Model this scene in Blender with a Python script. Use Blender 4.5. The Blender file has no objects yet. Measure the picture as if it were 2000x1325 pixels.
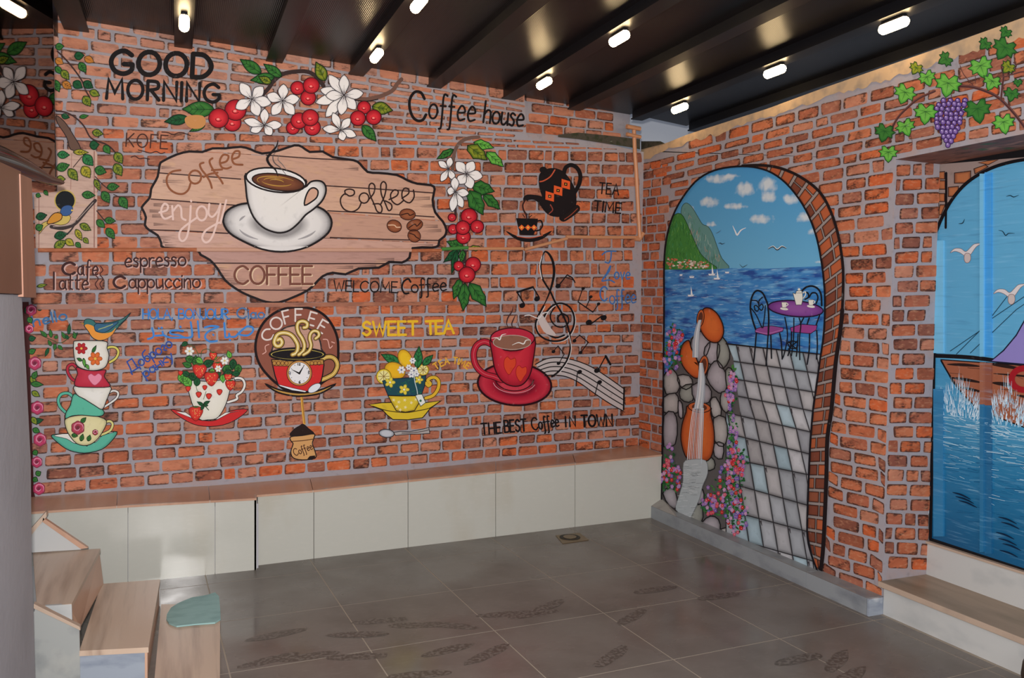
import bpy, bmesh, math, random
from mathutils import Vector, Matrix
from mathutils.geometry import tessellate_polygon
random.seed(7)
R = random.Random(11)

# ------------------------------------------------------------ camera, light, exposure
SC = bpy.context.scene
FOC = 1626.8
CAM = Vector((-3.3469, -5.6267, 1.5411))
yaw, pitch, roll = 0.3834, 0.0384, 0.0126
fw = Vector((math.sin(yaw)*math.cos(pitch), math.cos(yaw)*math.cos(pitch), -math.sin(pitch)))
rt0 = Vector((math.cos(yaw), -math.sin(yaw), 0)); up0 = rt0.cross(fw)
rt = math.cos(roll)*rt0 + math.sin(roll)*up0
up = -math.sin(roll)*rt0 + math.cos(roll)*up0
cd = bpy.data.cameras.new('camera'); cam = bpy.data.objects.new('camera', cd); SC.collection.objects.link(cam)
cd.sensor_width = 36; cd.lens = FOC/2000*36; cd.clip_start = .02; cd.clip_end = 60
cam.matrix_world = Matrix(((rt.x, up.x, -fw.x, CAM.x), (rt.y, up.y, -fw.y, CAM.y), (rt.z, up.z, -fw.z, CAM.z), (0, 0, 0, 1)))
SC.camera = cam
SC.view_settings.view_transform = 'Standard'; SC.view_settings.look = 'None'
SC.view_settings.gamma = 1; SC.view_settings.use_curve_mapping = False
SC.view_settings.exposure = -0.1
wd = bpy.data.worlds.new('world'); SC.world = wd; wd.use_nodes = True
wd.node_tree.nodes['Background'].inputs[0].default_value = (.75, .83, 1, 1)
wd.node_tree.nodes['Background'].inputs[1].default_value = 0.42
def area_light(name, loc, target, size, power, col):
    l = bpy.data.lights.new(name, 'AREA'); l.energy = power; l.size = size; l.color = col; l.shape = 'SQUARE'
    o = bpy.data.objects.new(name, l); SC.collection.objects.link(o); o.location = loc
    d = Vector(target) - Vector(loc); o.rotation_euler = d.to_track_quat('-Z', 'Y').to_euler(); return o
# the camera's own flash, just above the lens
area_light('camera_flash', CAM + Vector((-.02, 0, .16)), CAM + fw*3 + Vector((0, 0, .25)), .07, 188, (1, .97, .95))
# broad unseen area light behind and above the camera, facing the walls
area_light('rear_area_light', (-2.4, -6.6, 2.7), (-1.2, 0, 1.2), 1.6, 58, (1, .95, .9))

# ------------------------------------------------------------ geometry of the place
BA = 0.0939
NB = Vector((math.sin(BA), -math.cos(BA), 0))            # back wall, runs through the origin
XL = CAM.x - .5
class S: pass
def surf(P, n):
    s = S(); s.P = Vector(P); s.n = Vector(n).normalized(); return s
BACK = surf((0, 0, 0), NB); RIGHT = surf((0, 0, 0), (-1, 0, 0))
RET = surf((0, -2.44, 0), (0, -1, 0)); DOOR = surf((.31, 0, 0), (-1, 0, 0))
FLOOR = surf((0, 0, 0), (0, 0, 1)); LEFT = surf((XL, 0, 0), (1, 0, 0))
def at(s, x, y, o=0.):
    d = rt*((x-1000)/FOC) - up*((y-662.5)/FOC) + fw
    return CAM + d*(((s.P + s.n*o) - CAM).dot(s.n)/d.dot(s.n))
def atz(x, y, z): return at(surf((0, 0, z), (0, 0, 1)), x, y)

def proj(P):
    d = Vector(P)-CAM; z = d.dot(fw); return (1000+FOC*d.dot(rt)/z, 662.5-FOC*d.dot(up)/z)
EC = [proj((0, -2.44, 2.4-.1*k)) for k in range(25)]      # outer corner of the recess, as seen
ED = [proj((.31, -2.44, 2.4-.1*k)) for k in range(25)]    # inner corner of the recess
def srgb(c):
    return tuple(((v/255)/12.92 if v/255 <= .04045 else ((v/255+.055)/1.055)**2.4) for v in c[:3])

# ------------------------------------------------------------ materials
def mat(name, col=(128, 128, 128), rough=.6, spec=.4, metal=0., attr=False, noise=None, bump=None, dark=False, rn=None, coat=0):
    m = bpy.data.materials.new(name); m.use_nodes = True
    nt = m.node_tree; N = nt.nodes; L = nt.links; b = N['Principled BSDF']
    b.inputs['Roughness'].default_value = rough; b.inputs['Metallic'].default_value = metal
    b.inputs['Specular IOR Level'].default_value = spec
    if coat: b.inputs['Coat Weight'].default_value = coat; b.inputs['Coat Roughness'].default_value = .06
    geo = N.new('ShaderNodeNewGeometry')
    if attr:
        a = N.new('ShaderNodeAttribute'); a.attribute_name = 'col'; src = a.outputs['Color']
    else:
        r = N.new('ShaderNodeRGB'); r.outputs[0].default_value = (*srgb(col), 1); src = r.outputs[0]
    def nz(scale, detail, stretch):
        mp = N.new('ShaderNodeMapping'); mp.inputs['Scale'].default_value = stretch; L.new(geo.outputs['Position'], mp.inputs[0])
        n = N.new('ShaderNodeTexNoise'); n.inputs['Scale'].default_value = scale; n.inputs['Detail'].default_value = detail
        L.new(mp.outputs[0], n.inputs['Vector']); return n
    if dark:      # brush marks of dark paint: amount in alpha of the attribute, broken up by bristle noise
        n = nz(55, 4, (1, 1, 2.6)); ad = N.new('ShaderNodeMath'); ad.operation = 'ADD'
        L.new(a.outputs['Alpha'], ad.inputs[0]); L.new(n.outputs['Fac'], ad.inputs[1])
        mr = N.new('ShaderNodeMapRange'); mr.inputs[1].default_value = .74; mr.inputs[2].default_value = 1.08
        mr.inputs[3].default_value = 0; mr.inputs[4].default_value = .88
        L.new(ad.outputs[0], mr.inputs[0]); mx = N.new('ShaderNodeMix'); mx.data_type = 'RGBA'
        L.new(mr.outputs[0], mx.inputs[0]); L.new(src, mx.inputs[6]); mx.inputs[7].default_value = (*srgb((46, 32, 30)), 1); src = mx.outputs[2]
    for (scale, detail, stretch, c2, lo, hi, amt) in (noise or []):
        n = nz(scale, detail, stretch); mr = N.new('ShaderNodeMapRange')
        mr.inputs[1].default_value = lo; mr.inputs[2].default_value = hi; mr.inputs[3].default_value = 0; mr.inputs[4].default_value = amt
        L.new(n.outputs['Fac'], mr.inputs[0]); mx = N.new('ShaderNodeMix'); mx.data_type = 'RGBA'
        L.new(mr.outputs[0], mx.inputs[0]); L.new(src, mx.inputs[6]); mx.inputs[7].default_value = (*srgb(c2), 1); src = mx.outputs[2]
    L.new(src, b.inputs['Base Color'])
    if bump:
        n = nz(bump[0], 5, bump[2] if len(bump) > 2 else (1, 1, 1)); bm = N.new('ShaderNodeBump'); bm.inputs['Strength'].default_value = bump[1]; bm.inputs['Distance'].default_value = .004
        L.new(n.outputs['Fac'], bm.inputs['Height']); L.new(bm.outputs[0], b.inputs['Normal'])
    if rn:
        n = nz(rn[0], 4, (1, 1, 1)); mr = N.new('ShaderNodeMapRange'); mr.inputs[1].default_value = .35; mr.inputs[2].default_value = .65
        mr.inputs[3].default_value = rn[1]; mr.inputs[4].default_value = rn[2]; L.new(n.outputs['Fac'], mr.inputs[0]); L.new(mr.outputs[0], b.inputs['Roughness'])
    return m
M = {}
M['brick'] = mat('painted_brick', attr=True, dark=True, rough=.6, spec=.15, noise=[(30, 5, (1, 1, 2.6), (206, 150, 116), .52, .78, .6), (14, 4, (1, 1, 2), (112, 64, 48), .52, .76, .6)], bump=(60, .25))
M['mortar'] = mat('painted_mortar', (158, 152, 158), rough=.6, spec=.15, noise=[(7, 4, (1, 1, 1), (176, 140, 124), .5, .75, .5), (30, 4, (1, 1, 1), (120, 112, 112), .55, .85, .5)], bump=(40, .3))
M['paint'] = mat('mural_paint', attr=True, rough=.6, spec=.12, noise=[(30, 4, (1, 1, 1), (238, 232, 225), .66, .95, .22), (22, 4, (1, 1, 1), (40, 34, 34), .6, .95, .35)])
M['sheet'] = mat('door_paint', attr=True, rough=.35, spec=.5, noise=[(14, 5, (1, .5, 6), (150, 205, 235), .56, .9, .45), (11, 5, (1, .5, 7), (10, 60, 110), .56, .85, .35)])
M['sea'] = mat('sea_paint', attr=True, rough=.42, spec=.35, noise=[(5, 6, (1, .8, 5), (18, 58, 138), .5, .62, .85), (6, 6, (1, .8, 6), (110, 172, 216), .5, .66, .8), (16, 6, (1, .7, 8), (205, 228, 240), .6, .8, .8)])
M['cloudsky'] = mat('sky_and_cloud_paint', attr=True, rough=.6, spec=.12)
_n = M['cloudsky'].node_tree; _l = _n.links; _a = [n for n in _n.nodes if n.type == 'ATTRIBUTE'][0]; _g = [n for n in _n.nodes if n.type == 'NEW_GEOMETRY'][0]
_t = _n.nodes.new('ShaderNodeTexNoise'); _t.inputs['Scale'].default_value = 16; _t.inputs['Detail'].default_value = 8; _l.new(_g.outputs['Position'], _t.inputs['Vector'])
_ad = _n.nodes.new('ShaderNodeMath'); _l.new(_a.outputs['Alpha'], _ad.inputs[0]); _l.new(_t.outputs['Fac'], _ad.inputs[1])
_mr = _n.nodes.new('ShaderNodeMapRange'); _mr.inputs[1].default_value = .86; _mr.inputs[2].default_value = 1.3; _mr.inputs[4].default_value = .85; _l.new(_ad.outputs[0], _mr.inputs[0])
_mx = _n.nodes.new('ShaderNodeMix'); _mx.data_type = 'RGBA'; _l.new(_mr.outputs[0], _mx.inputs[0]); _l.new(_a.outputs['Color'], _mx.inputs[6]); _mx.inputs[7].default_value = (*srgb((216, 220, 222)), 1); _l.new(_mx.outputs[2], _n.nodes['Principled BSDF'].inputs['Base Color'])
M['plank'] = mat('plank_paint', attr=True, rough=.5, spec=.3, noise=[(12, 5, (1, 1, 7), (140, 102, 88), .5, .78, .5), (6, 4, (1, 1, 3), (222, 178, 120), .6, .85, .45)])
M['lens'] = None
M['tile'] = mat('grey_floor_tile', (116, 109, 103), rough=.3, spec=.4, rn=(1.6, .13, .45), noise=[(3.5, 6, (1, 1, 1), (98, 90, 84), .4, .7, .8), (24, 5, (1, 2, 1), (134, 126, 118), .55, .85, .4)])
M['grout'] = mat('tile_grout', (160, 148, 134), rough=.7)
M['wet'] = mat('drying_footprint', (82, 75, 69), rough=.3, spec=.3, noise=[(60, 3, (1, 1, 1), (112, 105, 99), .46, .58, 1)])
M['panel'] = mat('cream_glazed_tile', (188, 187, 178), rough=.17, spec=.5, noise=[(3, 4, (1, 1, .5), (172, 160, 138), .55, .8, .5), (20, 4, (1, 1, 3), (196, 193, 184), .5, .8, .4)])
M['woodtile'] = mat('wood_look_tile', (192, 152, 128), rough=.3, spec=.3, noise=[(5, 6, (.5, .35, 1), (164, 122, 98), .45, .7, .7), (3, 5, (4, .2, 1), (208, 172, 150), .5, .8, .6)])
M['tread'] = mat('stone_tread_tile', (196, 172, 152), rough=.35, spec=.3, noise=[(3.2, 5, (5, .35, 1), (146, 122, 106), .48, .72, .85), (8, 5, (3, .3, 1), (208, 188, 170), .5, .8, .5)])
M['tread2'] = mat('stained_stone_slab', (158, 138, 118), rough=.4, spec=.35, noise=[(2.6, 5, (3, .6, 1), (108, 98, 78), .45, .7, .8)])
M['edge'] = mat('slab_edge', (178, 156, 138), rough=.45, noise=[(9, 5, (1, 1, 1), (150, 132, 118), .5, .8, .6)])
M['marble'] = mat('white_marble', (186, 186, 184), rough=.35, noise=[(4, 6, (1, 1, 2), (152, 156, 158), .5, .75, .7)])
M['bluemarble'] = mat('blue_grey_marble', (150, 158, 170), rough=.35, noise=[(6, 5, (1, 1, 3), (108, 118, 136), .45, .7, .8), (9, 4, (1, 1, 1), (198, 202, 206), .58, .7, .8)])
M['skirt'] = mat('grey_marble_skirting', (140, 144, 148), rough=.4, noise=[(6, 5, (1, 1, 2), (104, 108, 116), .48, .75, .8)])
M['plaster'] = mat('grey_plaster', (178, 177, 184), rough=.8, spec=.2, noise=[(3, 5, (1, 1, 1), (164, 163, 170), .45, .75, .7)], bump=(30, .3))
M['oldplaster'] = mat('sandy_plaster', (196, 164, 128), rough=.85, spec=.2, noise=[(12, 6, (1, 1, 1), (150, 134, 116), .45, .7, .8)], bump=(25, .6))
M['outer'] = mat('pale_grey_render', (184, 186, 190), rough=.85, spec=.2)
M['moss'] = mat('mossy_concrete', (70, 64, 54), rough=.9, noise=[(30, 6, (1, 1, 1), (46, 52, 30), .5, .65, .9), (60, 5, (1, 1, 1), (150, 150, 140), .68, .75, .8)], bump=(50, .8))
M['roof'] = mat('dark_ribbed_sheet', (24, 23, 25), rough=.28, spec=.16)
M['beam'] = mat('dark_steel', (20, 20, 23), rough=.4, spec=.25)
M['mirror'] = mat('tinted_glass', (100, 88, 84), rough=.02, metal=1.)
M['black'] = mat('gloss_black', (18, 18, 22), rough=.12, spec=.6)
M['wood'] = mat('brown_laminate', (128, 88, 66), rough=.45, noise=[(4, 5, (1, 1, .6), (108, 72, 52), .45, .75, .6)])
M['woodlight'] = mat('light_wood_trim', (172, 122, 98), rough=.45, noise=[(8, 5, (1, 1, .3), (150, 102, 80), .45, .75, .6)])
M['teal'] = mat('teal_foam', (150, 186, 184), rough=.7, noise=[(12, 5, (1, 2, 1), (124, 160, 160), .45, .75, .7)])
M['brass'] = mat('dull_metal', (128, 108, 80), rough=.4, metal=.6)
M['drainhole'] = mat('drain_dark', (40, 34, 26), rough=.6)
M['brown'] = mat('dark_brown_leather', (58, 44, 32), rough=.5)
def emis(name, c, s):
    m = bpy.data.materials.new(name); m.use_nodes = True; nt = m.node_tree; b = nt.nodes['Principled BSDF']
    b.inputs['Emission Color'].default_value = (*c, 1); b.inputs['Emission Strength'].default_value = s; b.inputs['Base Color'].default_value = (1, .9, .7, 1)
    return m
M['lamp'] = emis('warm_lamp', (1, .72, .38), 34)
# ribbed relief of the roof sheet
nt = M['roof'].node_tree; w = nt.nodes.new('ShaderNodeTexWave'); w.wave_type = 'BANDS'; w.bands_direction = 'X'; w.inputs['Scale'].default_value = 34; w.inputs['Distortion'].default_value = 0
g = nt.nodes.new('ShaderNodeNewGeometry'); bp = nt.nodes.new('ShaderNodeBump'); bp.inputs['Strength'].default_value = .35; bp.inputs['Distance'].default_value = .002
nt.links.new(g.outputs['Position'], w.inputs['Vector']); nt.links.new(w.outputs['Fac'], bp.inputs['Height']); nt.links.new(bp.outputs[0], nt.nodes['Principled BSDF'].inputs['Normal'])

# ------------------------------------------------------------ object helpers
COL = SC.collection
def tag(o, label=None, cat=None, group=None, kind=None):
    if label: o['label'] = label
    if cat: o['category'] = cat
    if group: o['group'] = group
    if kind: o['kind'] = kind
    return o
def mesh(name, vs, fs, m, parent=None, cols=None, smooth=False):
    me = bpy.data.meshes.new(name); off = Vector((0, 0, 0))
    if parent is not None: off = parent.matrix_world.translation if parent.get('_w') is None else Vector(parent['_w'])
    me.from_pydata([tuple(Vector(v)-off) for v in vs], [], fs)
    for mm in (m if isinstance(m, list) else [m]): me.materials.append(mm)
    if cols is not None:
        a = me.color_attributes.new('col', 'FLOAT_COLOR', 'POINT')
        a.data.foreach_set('color', [k for c in cols for k in c])
    if smooth: me.polygons.foreach_set('use_smooth', [True]*len(me.polygons))
    o = bpy.data.objects.new(name, me); COL.objects.link(o)
    if parent is not None: o.parent = parent; o['_w'] = tuple(off)
    return o
def thing(name, label, cat, loc, group=None):
    o = bpy.data.objects.new(name, None); COL.objects.link(o); o.location = loc; o['_w'] = tuple(loc); o.empty_display_size = .05
    return tag(o, label, cat, group)
def root0(name):      # top-level structure empty at the origin
    o = bpy.data.objects.new(name, None); COL.objects.link(o); o['_w'] = (0., 0., 0.); return tag(o, kind='structure')
def prism(name, poly, vec, m, parent=None):
    n = len(poly); vec = Vector(vec); vs = [Vector(p) for p in poly] + [Vector(p)+vec for p in poly]
    nor = Vector((0, 0, 0))
    for i in range(n): nor += vs[i].cross(vs[(i+1) % n])
    fs = [list(range(n)), list(range(n, 2*n))[::-1]] + [[i, i+n, (i+1) % n+n, (i+1) % n][::1] for i in range(n)]
    if nor.dot(vec) > 0: fs = [f[::-1] for f in fs]
    return mesh(name, vs, fs, m, parent)
def box(name, c, s, m, parent=None, rz=0., bev=0.):
    bm = bmesh.new(); bmesh.ops.create_cube(bm, size=1)
    for v in bm.verts: v.co = Vector((v.co.x*s[0], v.co.y*s[1], v.co.z*s[2]))
    if bev: bmesh.ops.bevel(bm, geom=bm.edges[:], offset=bev, segments=2, affect='EDGES')
    Mt = Matrix.Translation(c) @ Matrix.Rotation(rz, 4, 'Z')
    vs = [Mt @ v.co for v in bm.verts]; bm.verts.index_update(); fs = [[v.index for v in f.verts] for f in bm.faces]; bm.free()
    return mesh(name, vs, fs, m, parent)
def tube(name, path, r, m, parent=None, seg=12, cols=None):
    vs = []; fs = []; cc = []
    path = [Vector(p) for p in path]
    for i, p in enumerate(path):
        t = (path[min(i+1, len(path)-1)] - path[max(i-1, 0)]).normalized()
        a = t.orthogonal().normalized() if abs(t.z) > .9 else Vector((0, 0, 1)).cross(t).normalized(); b2 = t.cross(a)
        rr = r[i] if isinstance(r, list) else r
        for k in range(seg):
            an = 2*math.pi*k/seg; vs.append(p + (a*math.cos(an)+b2*math.sin(an))*rr); cc.append(cols[i] if cols else (0, 0, 0, 1))
    for i in range(len(path)-1):
        for k in range(seg): fs.append([i*seg+k, i*seg+(k+1) % seg, (i+1)*seg+(k+1) % seg, (i+1)*seg+k])
    fs.append(list(range(seg))[::-1]); fs.append([(len(path)-1)*seg+k for k in range(seg)])
    return mesh(name, vs, fs, m, parent, cols=cc if cols else None, smooth=False)
def clip(poly, a, b, c):      # keep a*x + b*y <= c
    out = []
    for i in range(len(poly)):
        p, q = poly[i], poly[(i+1) % len(poly)]; dp = a*p[0]+b*p[1]-c; dq = a*q[0]+b*q[1]-c
        if dp <= 0: out.append(p)
        if dp*dq < 0: t = dp/(dp-dq); out.append((p[0]+(q[0]-p[0])*t, p[1]+(q[1]-p[1])*t))
    return out

# ------------------------------------------------------------ room shell
floor = root0('floor')
F0 = at(FLOOR, 503, 1105); F1 = at(FLOOR, 1270, 1012)
ba = math.atan2(F1.y-F0.y, F1.x-F0.x)                         # line of the bench front
mesh('grout', [(-6.2, -8, -.0012), (2, -8, -.0012), (2, 0.5, -.0012), (-6.2, .5, -.0012)], [[0, 1, 2, 3]], M['grout'], floor)
tc = 0.039; ux = Vector((math.cos(tc), math.sin(tc))); uy = Vector((-math.sin(tc), math.cos(tc)))
for i in range(-5, 6):
    for j in range(-9, 4):
        g_ = .0032; o2 = Vector((-2.5689, -1.4009)) + ux*(i*.6) + uy*(j*.6)
        pl = [o2+ux*g_+uy*g_, o2+ux*(.6-g_)+uy*g_, o2+ux*(.6-g_)+uy*(.6-g_), o2+ux*g_+uy*(.6-g_)]
        pl = [(p.x, p.y) for p in pl]
        pl = clip(pl, -math.sin(ba), math.cos(ba), -math.sin(ba)*F0.x+math.cos(ba)*F0.y+.0)
        if pl: pl = clip(pl, 1, 0, -.03)
        if pl: pl = clip(pl, -1, 0, 5.6)
        if len(pl) > 2: prism('tile', [(p[0], p[1], -.008) for p in pl], (0, 0, .008), M['tile'], floor)
def interp(xs, ys, x):
    if x <= xs[0]: return ys[0] + (x-xs[0])*(ys[1]-ys[0])/(xs[1]-xs[0])
    for i in range(len(xs)-1):
        if x <= xs[i+1]: break
    return ys[i] + (x-xs[i])*(ys[i+1]-ys[i])/(xs[i+1]-xs[i])
# walls: solid slabs behind the painted faces
def slab(name, pts, th, m, s, parent=None):
    return prism(name, pts, -s.n*th, m, parent)
TOPB = 3.3
bdir = Vector((math.cos(BA), math.sin(BA), 0))
def bp_(s, z, o=0.): return bdir*s + Vector((0, 0, z)) + NB*o
wb = root0('wall_back')
# lower wall reaches the mossy ledge near the right corner, the full height further left
e0 = at(BACK, 1028, 262); e1 = at(BACK, 1140, 268); e2 = at(BACK, 1250, 296)
pb = [bp_(-5.2, 0), bp_(0.0, 0), bp_(0, e2.z), e2, at(BACK, 1215, 288), e1, e0, at(BACK, 1024, 180), Vector((e0.x, e0.y, 3.2)), bp_(-5.2, 3.6)]
slab('plaster_face', pb, .2, M['mortar'], BACK, wb)
UP = surf(-NB*.10, NB)
pu = [at(UP, 1020, 270), at(UP, 1150, 275), at(UP, 1228, 278), at(UP, 1232, 190), at(UP, 1020, 150)]
slab('upper_face', pu, .12, M['mortar'], UP, wb)
wr = root0('wall_right')
PY = -2.44
topz = 2.785
YR = [at(RIGHT, x, y) for x, y in ((1345, 262), (1500, 212), (1700, 140), (2000, 36))]
topR = [at(RIGHT, 1250, 296), at(RIGHT, 1300, 281)] + YR
pr = [Vector((0, .02, 0)), Vector((0, PY, 0)), Vector((0, PY, 2.305)), Vector((0, -7, 2.305)), Vector((0, -7, YR[-1].z+.05))] + topR[::-1] + [Vector((0, .02, topR[0].z))]
prism('plaster_face', pr, (.3, 0, 0), M['mortar'], wr)
# sandy plaster along the top of the right wall
def band(name, ptsT, ptsB, s, o, m, parent):
    vs = [at(s, *p, o) for p in ptsT] + [at(s, *p, o) for p in ptsB]; n = len(ptsT)
    return mesh(name, vs, [[i, i+1, n+i+1, n+i][::-1] for i in range(n-1)], m, parent)
_T = [(1250, 293), (1300, 280), (1345, 262), (1500, 212), (1600, 175), (1700, 140), (1850, 88), (2060, 12)]; _B = [(1254, 314), (1300, 294), (1345, 280), (1500, 230), (1600, 194), (1700, 166), (1850, 118), (2060, 54)]
_X = [1252+k*9 for k in range(90)]
band('sandy_plaster', [(x, interp([p[0] for p in _T], [p[1] for p in _T], x)) for x in _X], [(x, interp([p[0] for p in _B], [p[1] for p in _B], x)+R.uniform(-5, 4)) for x in _X], RIGHT, .0035, M['oldplaster'], wr)
# wall behind, seen through the gap at the corner
prism('wall_outside', [(-1, 1, 2), (4, 1, 2), (4, 1, 5), (-1, 1, 5)], (0, .1, 0), M['outer'])['kind'] = 'structure'
# grey pillar wall on the left, close to the camera
wl = root0('wall_left')
zt = at(LEFT, 20, 575).z
edge = [at(LEFT, *p) for p in ((42, 576), (50, 700), (56, 820), (60, 900), (62, 1100), (69, 1325))]
e_ = edge[-1].copy(); e_.z = 0; pw = [Vector((XL, -8, 0)), e_] + edge[::-1] + [Vector((XL, -8, zt))]
prism('plaster_face', pw, (-.35, 0, 0), M['plaster'], wl)
prism('return_wall', [(XL-.35, -2.3, zt), (XL-.35, -8, zt), (XL-.06, -8, zt), (XL-.06, -2.3, zt)], (0, 0, 2), M['plaster'], wl)

# baseboard on the right wall
BBO = .12
bbp = [(1267, 1012), (1682, 1201)]
b0 = at(FLOOR, *bbp[0]); b1 = at(FLOOR, *bbp[1]); bz = .088
bbd = root0('baseboard_right')
ys = [b0.y+.03, -.95, -1.5, -2.0, PY+.0]
for i in range(4):
    x0 = -.105; ya, yb2 = ys[i]-.002, ys[i+1]+.002
    prism('baseboard_tile', [(x0, ya, 0), (x0, yb2, 0), (0, yb2, 0), (0, ya, 0)], (0, 0, bz), M['skirt'], bbd)
prism('end_tile', [(-.105, PY-.004, 0), (-.105, PY-.016, 0), (.0, PY-.016, 0), (0, PY-.004, 0)], (0, 0, bz), M['bluemarble'], bbd)
# sloping painted plaster shoulder over the skirting
sh0 = [(1291, 972), (1345, 1020), (1430, 1050), (1500, 1075), (1597, 1118), (1660, 1140), (1700, 1160)]
vs = []
for (x, y) in sh0: vs.append(at(RIGHT, x, y, .003))
for (x, y) in sh0: q = vs[len(vs)-len(sh0)] if False else None
n = len(sh0)
for i in range(n): vs.append(Vector((-.104, vs[i].y, bz+.001)))
mesh('sloping_plaster', vs, [[i, i+1, n+i+1, n+i] for i in range(n-1)], mat('pale_shoulder_plaster', (156, 152, 148), rough=.6, noise=[(9, 5, (1, 1, 1), (120, 116, 116), .5, .75, .7), (5, 4, (1, 1, 1), (178, 150, 140), .58, .75, .5)], bump=(30, .5)), bbd)

# ------------------------------------------------------------ bricks
def brick_mesh(c4, s, o, base, dk, parent, name='brick', store=None):
    """c4: corners on the wall (bl, br, tr, tl); 5x3 front grid with a skirt to the wall, darkened unevenly at its edges"""
    US = (0, .13, .5, .87, 1); VS = (0, .22, .78, 1); nx, ny = 5, 4; vs = []; cs = []
    dl, dr, dt, db = dk
    for j in range(ny):
        for i in range(nx):
            u = US[i]; v = VS[j]
            p = (c4[0]*(1-u)+c4[1]*u)*(1-v) + (c4[3]*(1-u)+c4[2]*u)*v
            if i in (0, nx-1) and j in (0, ny-1): p = p.lerp((c4[0]+c4[1]+c4[2]+c4[3])/4, .06)
            d = 0
            if i == 0: d = max(d, dl)
            if i == nx-1: d = max(d, dr)
            if j == ny-1: d = max(d, dt)
            if j == 0: d = max(d, db)
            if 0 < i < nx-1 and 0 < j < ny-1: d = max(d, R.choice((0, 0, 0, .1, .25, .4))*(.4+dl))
            f = R.uniform(.88, 1.12); vs.append(p + s.n*o); cs.append((base[0]*f, base[1]*f, base[2]*f, d))
    fs = [[j*nx+i, j*nx+i+1, (j+1)*nx+i+1, (j+1)*nx+i] for j in range(ny-1) for i in range(nx-1)]
    rim = [i for i in range(nx)] + [nx*(j+1)-1 for j in range(1, ny)] + [nx*(ny-1)+i for i in range(nx-2, -1, -1)] + [nx*j for j in range(ny-2, 0, -1)]
    k0 = len(vs)
    for r_ in rim: vs.append(vs[r_] - s.n*(o+.002)); cs.append(cs[r_])
    m_ = len(rim)
    for a in range(m_): fs.append([rim[a], k0+a, k0+(a+1) % m_, rim[(a+1) % m_]])
    # face the room
    nn = (vs[1]-vs[0]).cross(vs[nx]-vs[0])
    if nn.dot(s.n) < 0: fs = [f[::-1] for f in fs]
    if store is not None:
        b = len(store[0]); store[0].extend(vs); store[1].extend([[q+b for q in f] for f in fs]); store[2].extend(cs); return
    return mesh(name, vs, fs, M['brick'], parent, cols=cs)
BC = [(184, 106, 74), (176, 98, 68), (166, 96, 72), (190, 112, 78), (178, 114, 90), (150, 86, 64), (186, 122, 96), (136, 82, 66), (192, 100, 60), (194, 96, 56), (160, 100, 80)]
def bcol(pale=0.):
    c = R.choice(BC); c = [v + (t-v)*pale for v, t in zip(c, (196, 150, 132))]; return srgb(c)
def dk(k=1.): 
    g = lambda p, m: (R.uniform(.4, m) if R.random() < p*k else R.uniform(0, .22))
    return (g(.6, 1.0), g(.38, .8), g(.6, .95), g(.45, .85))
def lay_bricks(s, fn, rows, parent, lenf, keep, joint=(3.2, 3.2), dark=1., pale=0., maxn=300, o=.0022, wob=1.0):
    """fn(u, v)->pixel; u in pixels along, v = row number; keep(x, y) tests the centre"""
    out = []
    for r_ in range(rows):
        u = R.uniform(-lenf, 0)
        while True:
            L_ = lenf*R.uniform(.82, 1.15)*(.55 if R.random() < .1 else 1); u1 = u + L_
            a, b = fn(u+joint[0]/2, r_), fn(u1-joint[0]/2, r_)
            if a is None or b is None: break
            c_, d_ = fn(u1-joint[0]/2, r_+1), fn(u+joint[0]/2, r_+1)
            q = [list(p) for p in (a, b, c_, d_)]
            for k, p in enumerate(q):
                p[1] += joint[1]/2*(1 if k < 2 else -1) + R.uniform(-wob, wob)*.7; p[0] += R.uniform(-wob, wob)
            cx = sum(p[0] for p in q)/4; cy = sum(p[1] for p in q)/4
            if keep(cx, cy):
                ar = abs(q[1][0]-q[0][0])*abs(q[2][1]-q[1][1]); out.append((ar, q))
            u = u1
    return out
def emit(s, lst, parent, maxn, dark=1., palef=None, o=.0022):
    lst.sort(key=lambda t: -t[0]); st = ([], [], [])
    for k, (ar, q) in enumerate(lst):
        c4 = [at(s, *q[3]), at(s, *q[2]), at(s, *q[1]), at(s, *q[0])]
        pf = palef(q[0][0], q[0][1]) if palef else 0
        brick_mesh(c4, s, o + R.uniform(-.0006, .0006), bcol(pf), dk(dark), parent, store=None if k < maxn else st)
    if st[0]:
        ob = mesh('far_bricks', st[0], st[1], M['brick'], parent, cols=st[2]); tag(ob, kind='stuff')
# back wall: courses follow lines measured at the left (x=80) and right (x=1250)
GA = [-20, 36, 270, 487, 597, 968]; GB = [190, 243, 296, 487, 590, 873]
def back_fn(v0, v1, n, xa=60, xb=1250):
    def fn(u, r_):
        x = xa + u*(1 - .0)                      # perspective shortening along the wall
        x = xa + (xb-xa)*(1-math.exp(-u/2100.))/(1-math.exp(-(xb-xa)/1750.))*.985
        if x > xb+8: return None
        t = r_/n; ya = v0[0]+(v1[0]-v0[0])*t; yb_ = v0[1]+(v1[1]-v0[1])*t
        return (x, ya+(yb_-ya)*(x-80)/(1250-80))
    return fn
def roofline(x): return 30 + (x-105)*.185
allb = []
for a, b, n in ((0, 1, 2), (1, 2, 9), (2, 3, 8), (3, 4, 4), (4, 5, 14)):
    def keep(cx, cy, a=a):
        if a <= 1 and cx > 1020 and cy < 296+(cx-1250)*.12: return False
        return 60 < cx < 1247
    allb += lay_bricks(BACK, back_fn((GA[a], GB[a]), (GA[b], GB[b]), n), n, wb, 53, keep, joint=(5.5, 5.0), wob=1.2)
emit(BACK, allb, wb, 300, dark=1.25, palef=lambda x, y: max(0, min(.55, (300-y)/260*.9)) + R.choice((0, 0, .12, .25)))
def up_fn(u, r_):
    x = 1026 + u
    if x > 1232: return None
    return (x, 178+r_*20.5 + (x-1026)*(.14-.012*r_))
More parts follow.
